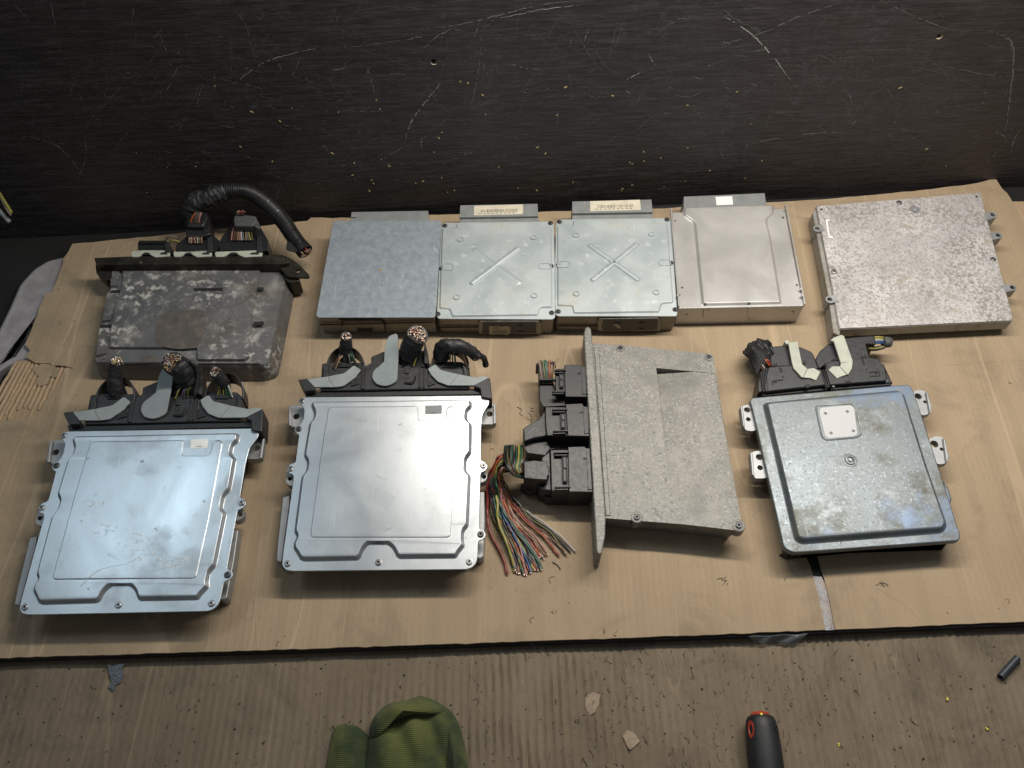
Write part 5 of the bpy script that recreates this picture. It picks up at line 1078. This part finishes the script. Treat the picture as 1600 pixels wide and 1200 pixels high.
m = M(); m.lathe(c0+ax*.128, [(.0036, 0), (.0036, .08), (.0034, .1)], ax=ax, n=16); build(m, 'shaft', M_SCREW, sd)
side = Vector((-ax.y, ax.x, 0)); side = side if side.x < 0 else -side
def ovalpatch(ang_, d0, ln, wd, mat, nm):
    nrm = (side*math.sin(ang_)+Vector((0, 0, 1))*math.cos(ang_)); tt = ax.cross(nrm); m = M()
    cc2 = c0+ax*(.0075+d0)+nrm*.0177
    ring = [cc2+ax*math.cos(t)*ln/2+tt*math.sin(t)*wd/2-nrm*(math.sin(t)**2)*wd*wd/8/.0175 for t in [2*math.pi*k/20 for k in range(20)]]
    m.loft([[p-nrm*.003 for p in ring], [p+nrm*.0004 for p in ring], [p.lerp(cc2, .3)+nrm*.0003 for p in ring], [p.lerp(cc2, .5)-nrm*.0008 for p in ring]], True, True); build(m, nm, mat, gp)
ovalpatch(.95, .013, .0175, .0075, M_RED, 'red_inlay')
for k in range(3): ovalpatch(-.75+.1*k, .012+.034*k, .006, .004, M_BLKD, 'hanging_hole') if k == 0 else None
# ------------------------------------------------------------------ small loose things
a = P(1563, 1058, .0042); b = P(1590, 1028, .0042); ax_ = (b-a).normalized(); n1 = 18
m = M(); qo = lambda c, r: circ(c, r, n1, ax_)
m.loft([qo(a+ax_*.004, .0026), qo(a, .0026), qo(a, .0040), qo(b, .0040), qo(b, .0026), qo(b-ax_*.004, .0026)], True, True)
build(m, 'sleeve', M_SLEEVE, ang=40, bevel=.0002, label='short blue black plastic sleeve lying at the right edge on the dirty cardboard', cat='sleeve')
m = M(); rr = random.Random(4)
o_ = [(168, 1038), (176, 1041), (184, 1038), (196, 1037), (190, 1044), (194, 1055), (189, 1066), (181, 1070), (178, 1080), (170, 1074), (174, 1064), (171, 1052)]
q = dense([P(x, y, .0022) for x, y in o_], .002); q = [p+Vector((0, 0, rr.uniform(-.0003, .0010))) for p in q]
m.slab(q, .0005); build(m, 'tape_scrap', plain('glossy_black_scrap', (.030, .030, .036), .3, sc=300, bump=.9, var=.6), label='torn scrap of shiny dark tape stuck to the dirty cardboard, front left', cat='tape')
tg = 'pale flakes of torn paper on the dirty cardboard'
for i, (pts, lb) in enumerate((([(915, 1088), (926, 1081), (938, 1086), (936, 1100), (930, 1112), (922, 1118), (914, 1104)], 'light torn paper flake left of the other flake, beside the gap between cloth and screwdriver'), ([(973, 1150), (980, 1140), (992, 1146), (1000, 1158), (992, 1166), (984, 1172), (978, 1162)], 'light torn paper flake nearest to the screwdriver, curled and pointed'))):
    q = dense(ccw([P(x, y, .0020) for x, y in pts]), .002); q = [p+Vector((0, 0, .0018*mn.noise(p*90+Vector((0, 0, i))))) for p in q]
    m = M(); m.slab(q, .0004); build(m, 'paper_flake', plain('pale_paper_%d' % i, (.27, .205, .145), .85, sc=200), label=lb, cat='paper flake', group=tg)
yl = {(1480, 1093): 'yellow crumb nearest to the blue black sleeve', (1543, 1138): 'yellow crumb nearest to the right edge below the sleeve', (1311, 1164): 'yellow crumb right of the screwdriver, low in the photo'}
for (x, y), lb in yl.items():
    m = M(); c = P(x, y, .0016)
    for k in range(2): m.box(c+Vector((rr.uniform(-.001, .001), rr.uniform(-.001, .001), k*.0006)), .0034-.001*k, .0015, .0008, rr.uniform(0, 3))
    build(m, 'crumb', M_YEL, bevel=.0002, label=lb, cat='crumb', group='yellow crumbs on the dirty cardboard')
m = M(); m.lathe(P(594.5, 421.5, ZC+.042), [(.0024, 0), (.002, .0006), (.001, .001)], n=7); build(m, 'crumb', plain('tan_crumb', (.34, .23, .10), .8), label='tan crumb on the flat blue grey module cover', cat='crumb')
m = M(); q = [P(x, y, ZC+.0012) for x, y in ((863, 878), (870, 882), (875, 888), (876, 890))]; m.tube(spline(q, 5), .0005, 6)
build(m, 'wire_offcut', MW['black'], label='tiny curved dark wire offcut in front of the coloured wire fan', cat='wire')
m = M(); rr = random.Random(9)
def crumb(x, y, z, s_): m.box(P(x, y, z+s_*.25), s_*rr.uniform(.8, 2.2), s_*rr.uniform(.4, 1), s_*.5, rr.uniform(0, 3))
for k in range(420): crumb(rr.uniform(0, 1600), rr.uniform(985, 1200), .0008, rr.uniform(.0005, .0014))
n1 = 0
while n1 < 330:
    x, y = rr.choice([(rr.uniform(60, 1590), rr.uniform(540, 1000)), (rr.uniform(740, 930), rr.uniform(600, 950)), (rr.uniform(120, 500), rr.uniform(400, 1000))])
    if y > 1020-x*.036-8 or (x > 1255 and x < 1315 and y > 840): continue
    crumb(x, y, ZC, rr.uniform(.0003, .0009)); n1 += 1
build(m, 'dirt_crumbs', plain('dirt', (.030, .024, .018), .9, sc=300), kind='stuff', fix=False, label='fine dark dirt crumbs scattered over both cardboards', cat='dirt')
def fibre(pts, z, mt, nm, lb):
    m = M(); m.tube(spline([P(x, y, z) for x, y in pts], 5), .00035, 5); return build(m, nm, mt, label=lb, cat='fibre', group='dark stray fibres on the clean cardboard')
for pts, lb in (([(808, 636), (815, 640), (812, 646), (818, 650)], 'dark stray fibre nearest to the middle front unit, above its lug'), ([(826, 645), (831, 652), (829, 660), (834, 655)], 'dark stray fibre just left of the middle black plug'), ([(1120, 905), (1128, 903), (1133, 908), (1129, 914)], 'dark stray fibre in front of the grey cast module'), ([(1368, 915), (1376, 911), (1384, 912), (1388, 916)], 'dark stray fibre right of the cardboard slit'), ([(830, 1006), (836, 1012)], 'dark stray fibre at the board edge')):
    fibre(pts, ZC+.0006, MW['black'], 'fibre', lb)
ce = thing('cable_end', 'cut cable end with yellow strands and clear grey tip at the left photo edge', 'cable', P(0, 345, .13))
for pts, r, mt, nm in (([(-30, 270, .15), (-8, 292, .145), (8, 316, .14), (18, 332, .136)], .0018, MW['yellow'], 'strand'), ([(-30, 280, .146), (-4, 302, .14), (10, 326, .134), (17, 336, .13)], .0014, M_COPPER, 'strand'), ([(-30, 300, .14), (-10, 320, .134), (6, 337, .126), (15, 347, .120)], .0030, M_CONG, 'clear_tip')):
    m = M(); m.tube(spline([P(x, y, z_) for x, y, z_ in pts], 6), r, 10); build(m, nm, mt, ce)
# the cable itself hangs in from the left, along the wall
m = M(); m.tube(spline([P(-30, 285, .145), P(-90, 250, .17), P(-170, 240, .17), P(-230, 330, .06), P(-260, 420, .006)], 8), .005, 12); build(m, 'sheath', M_BLK, ce)
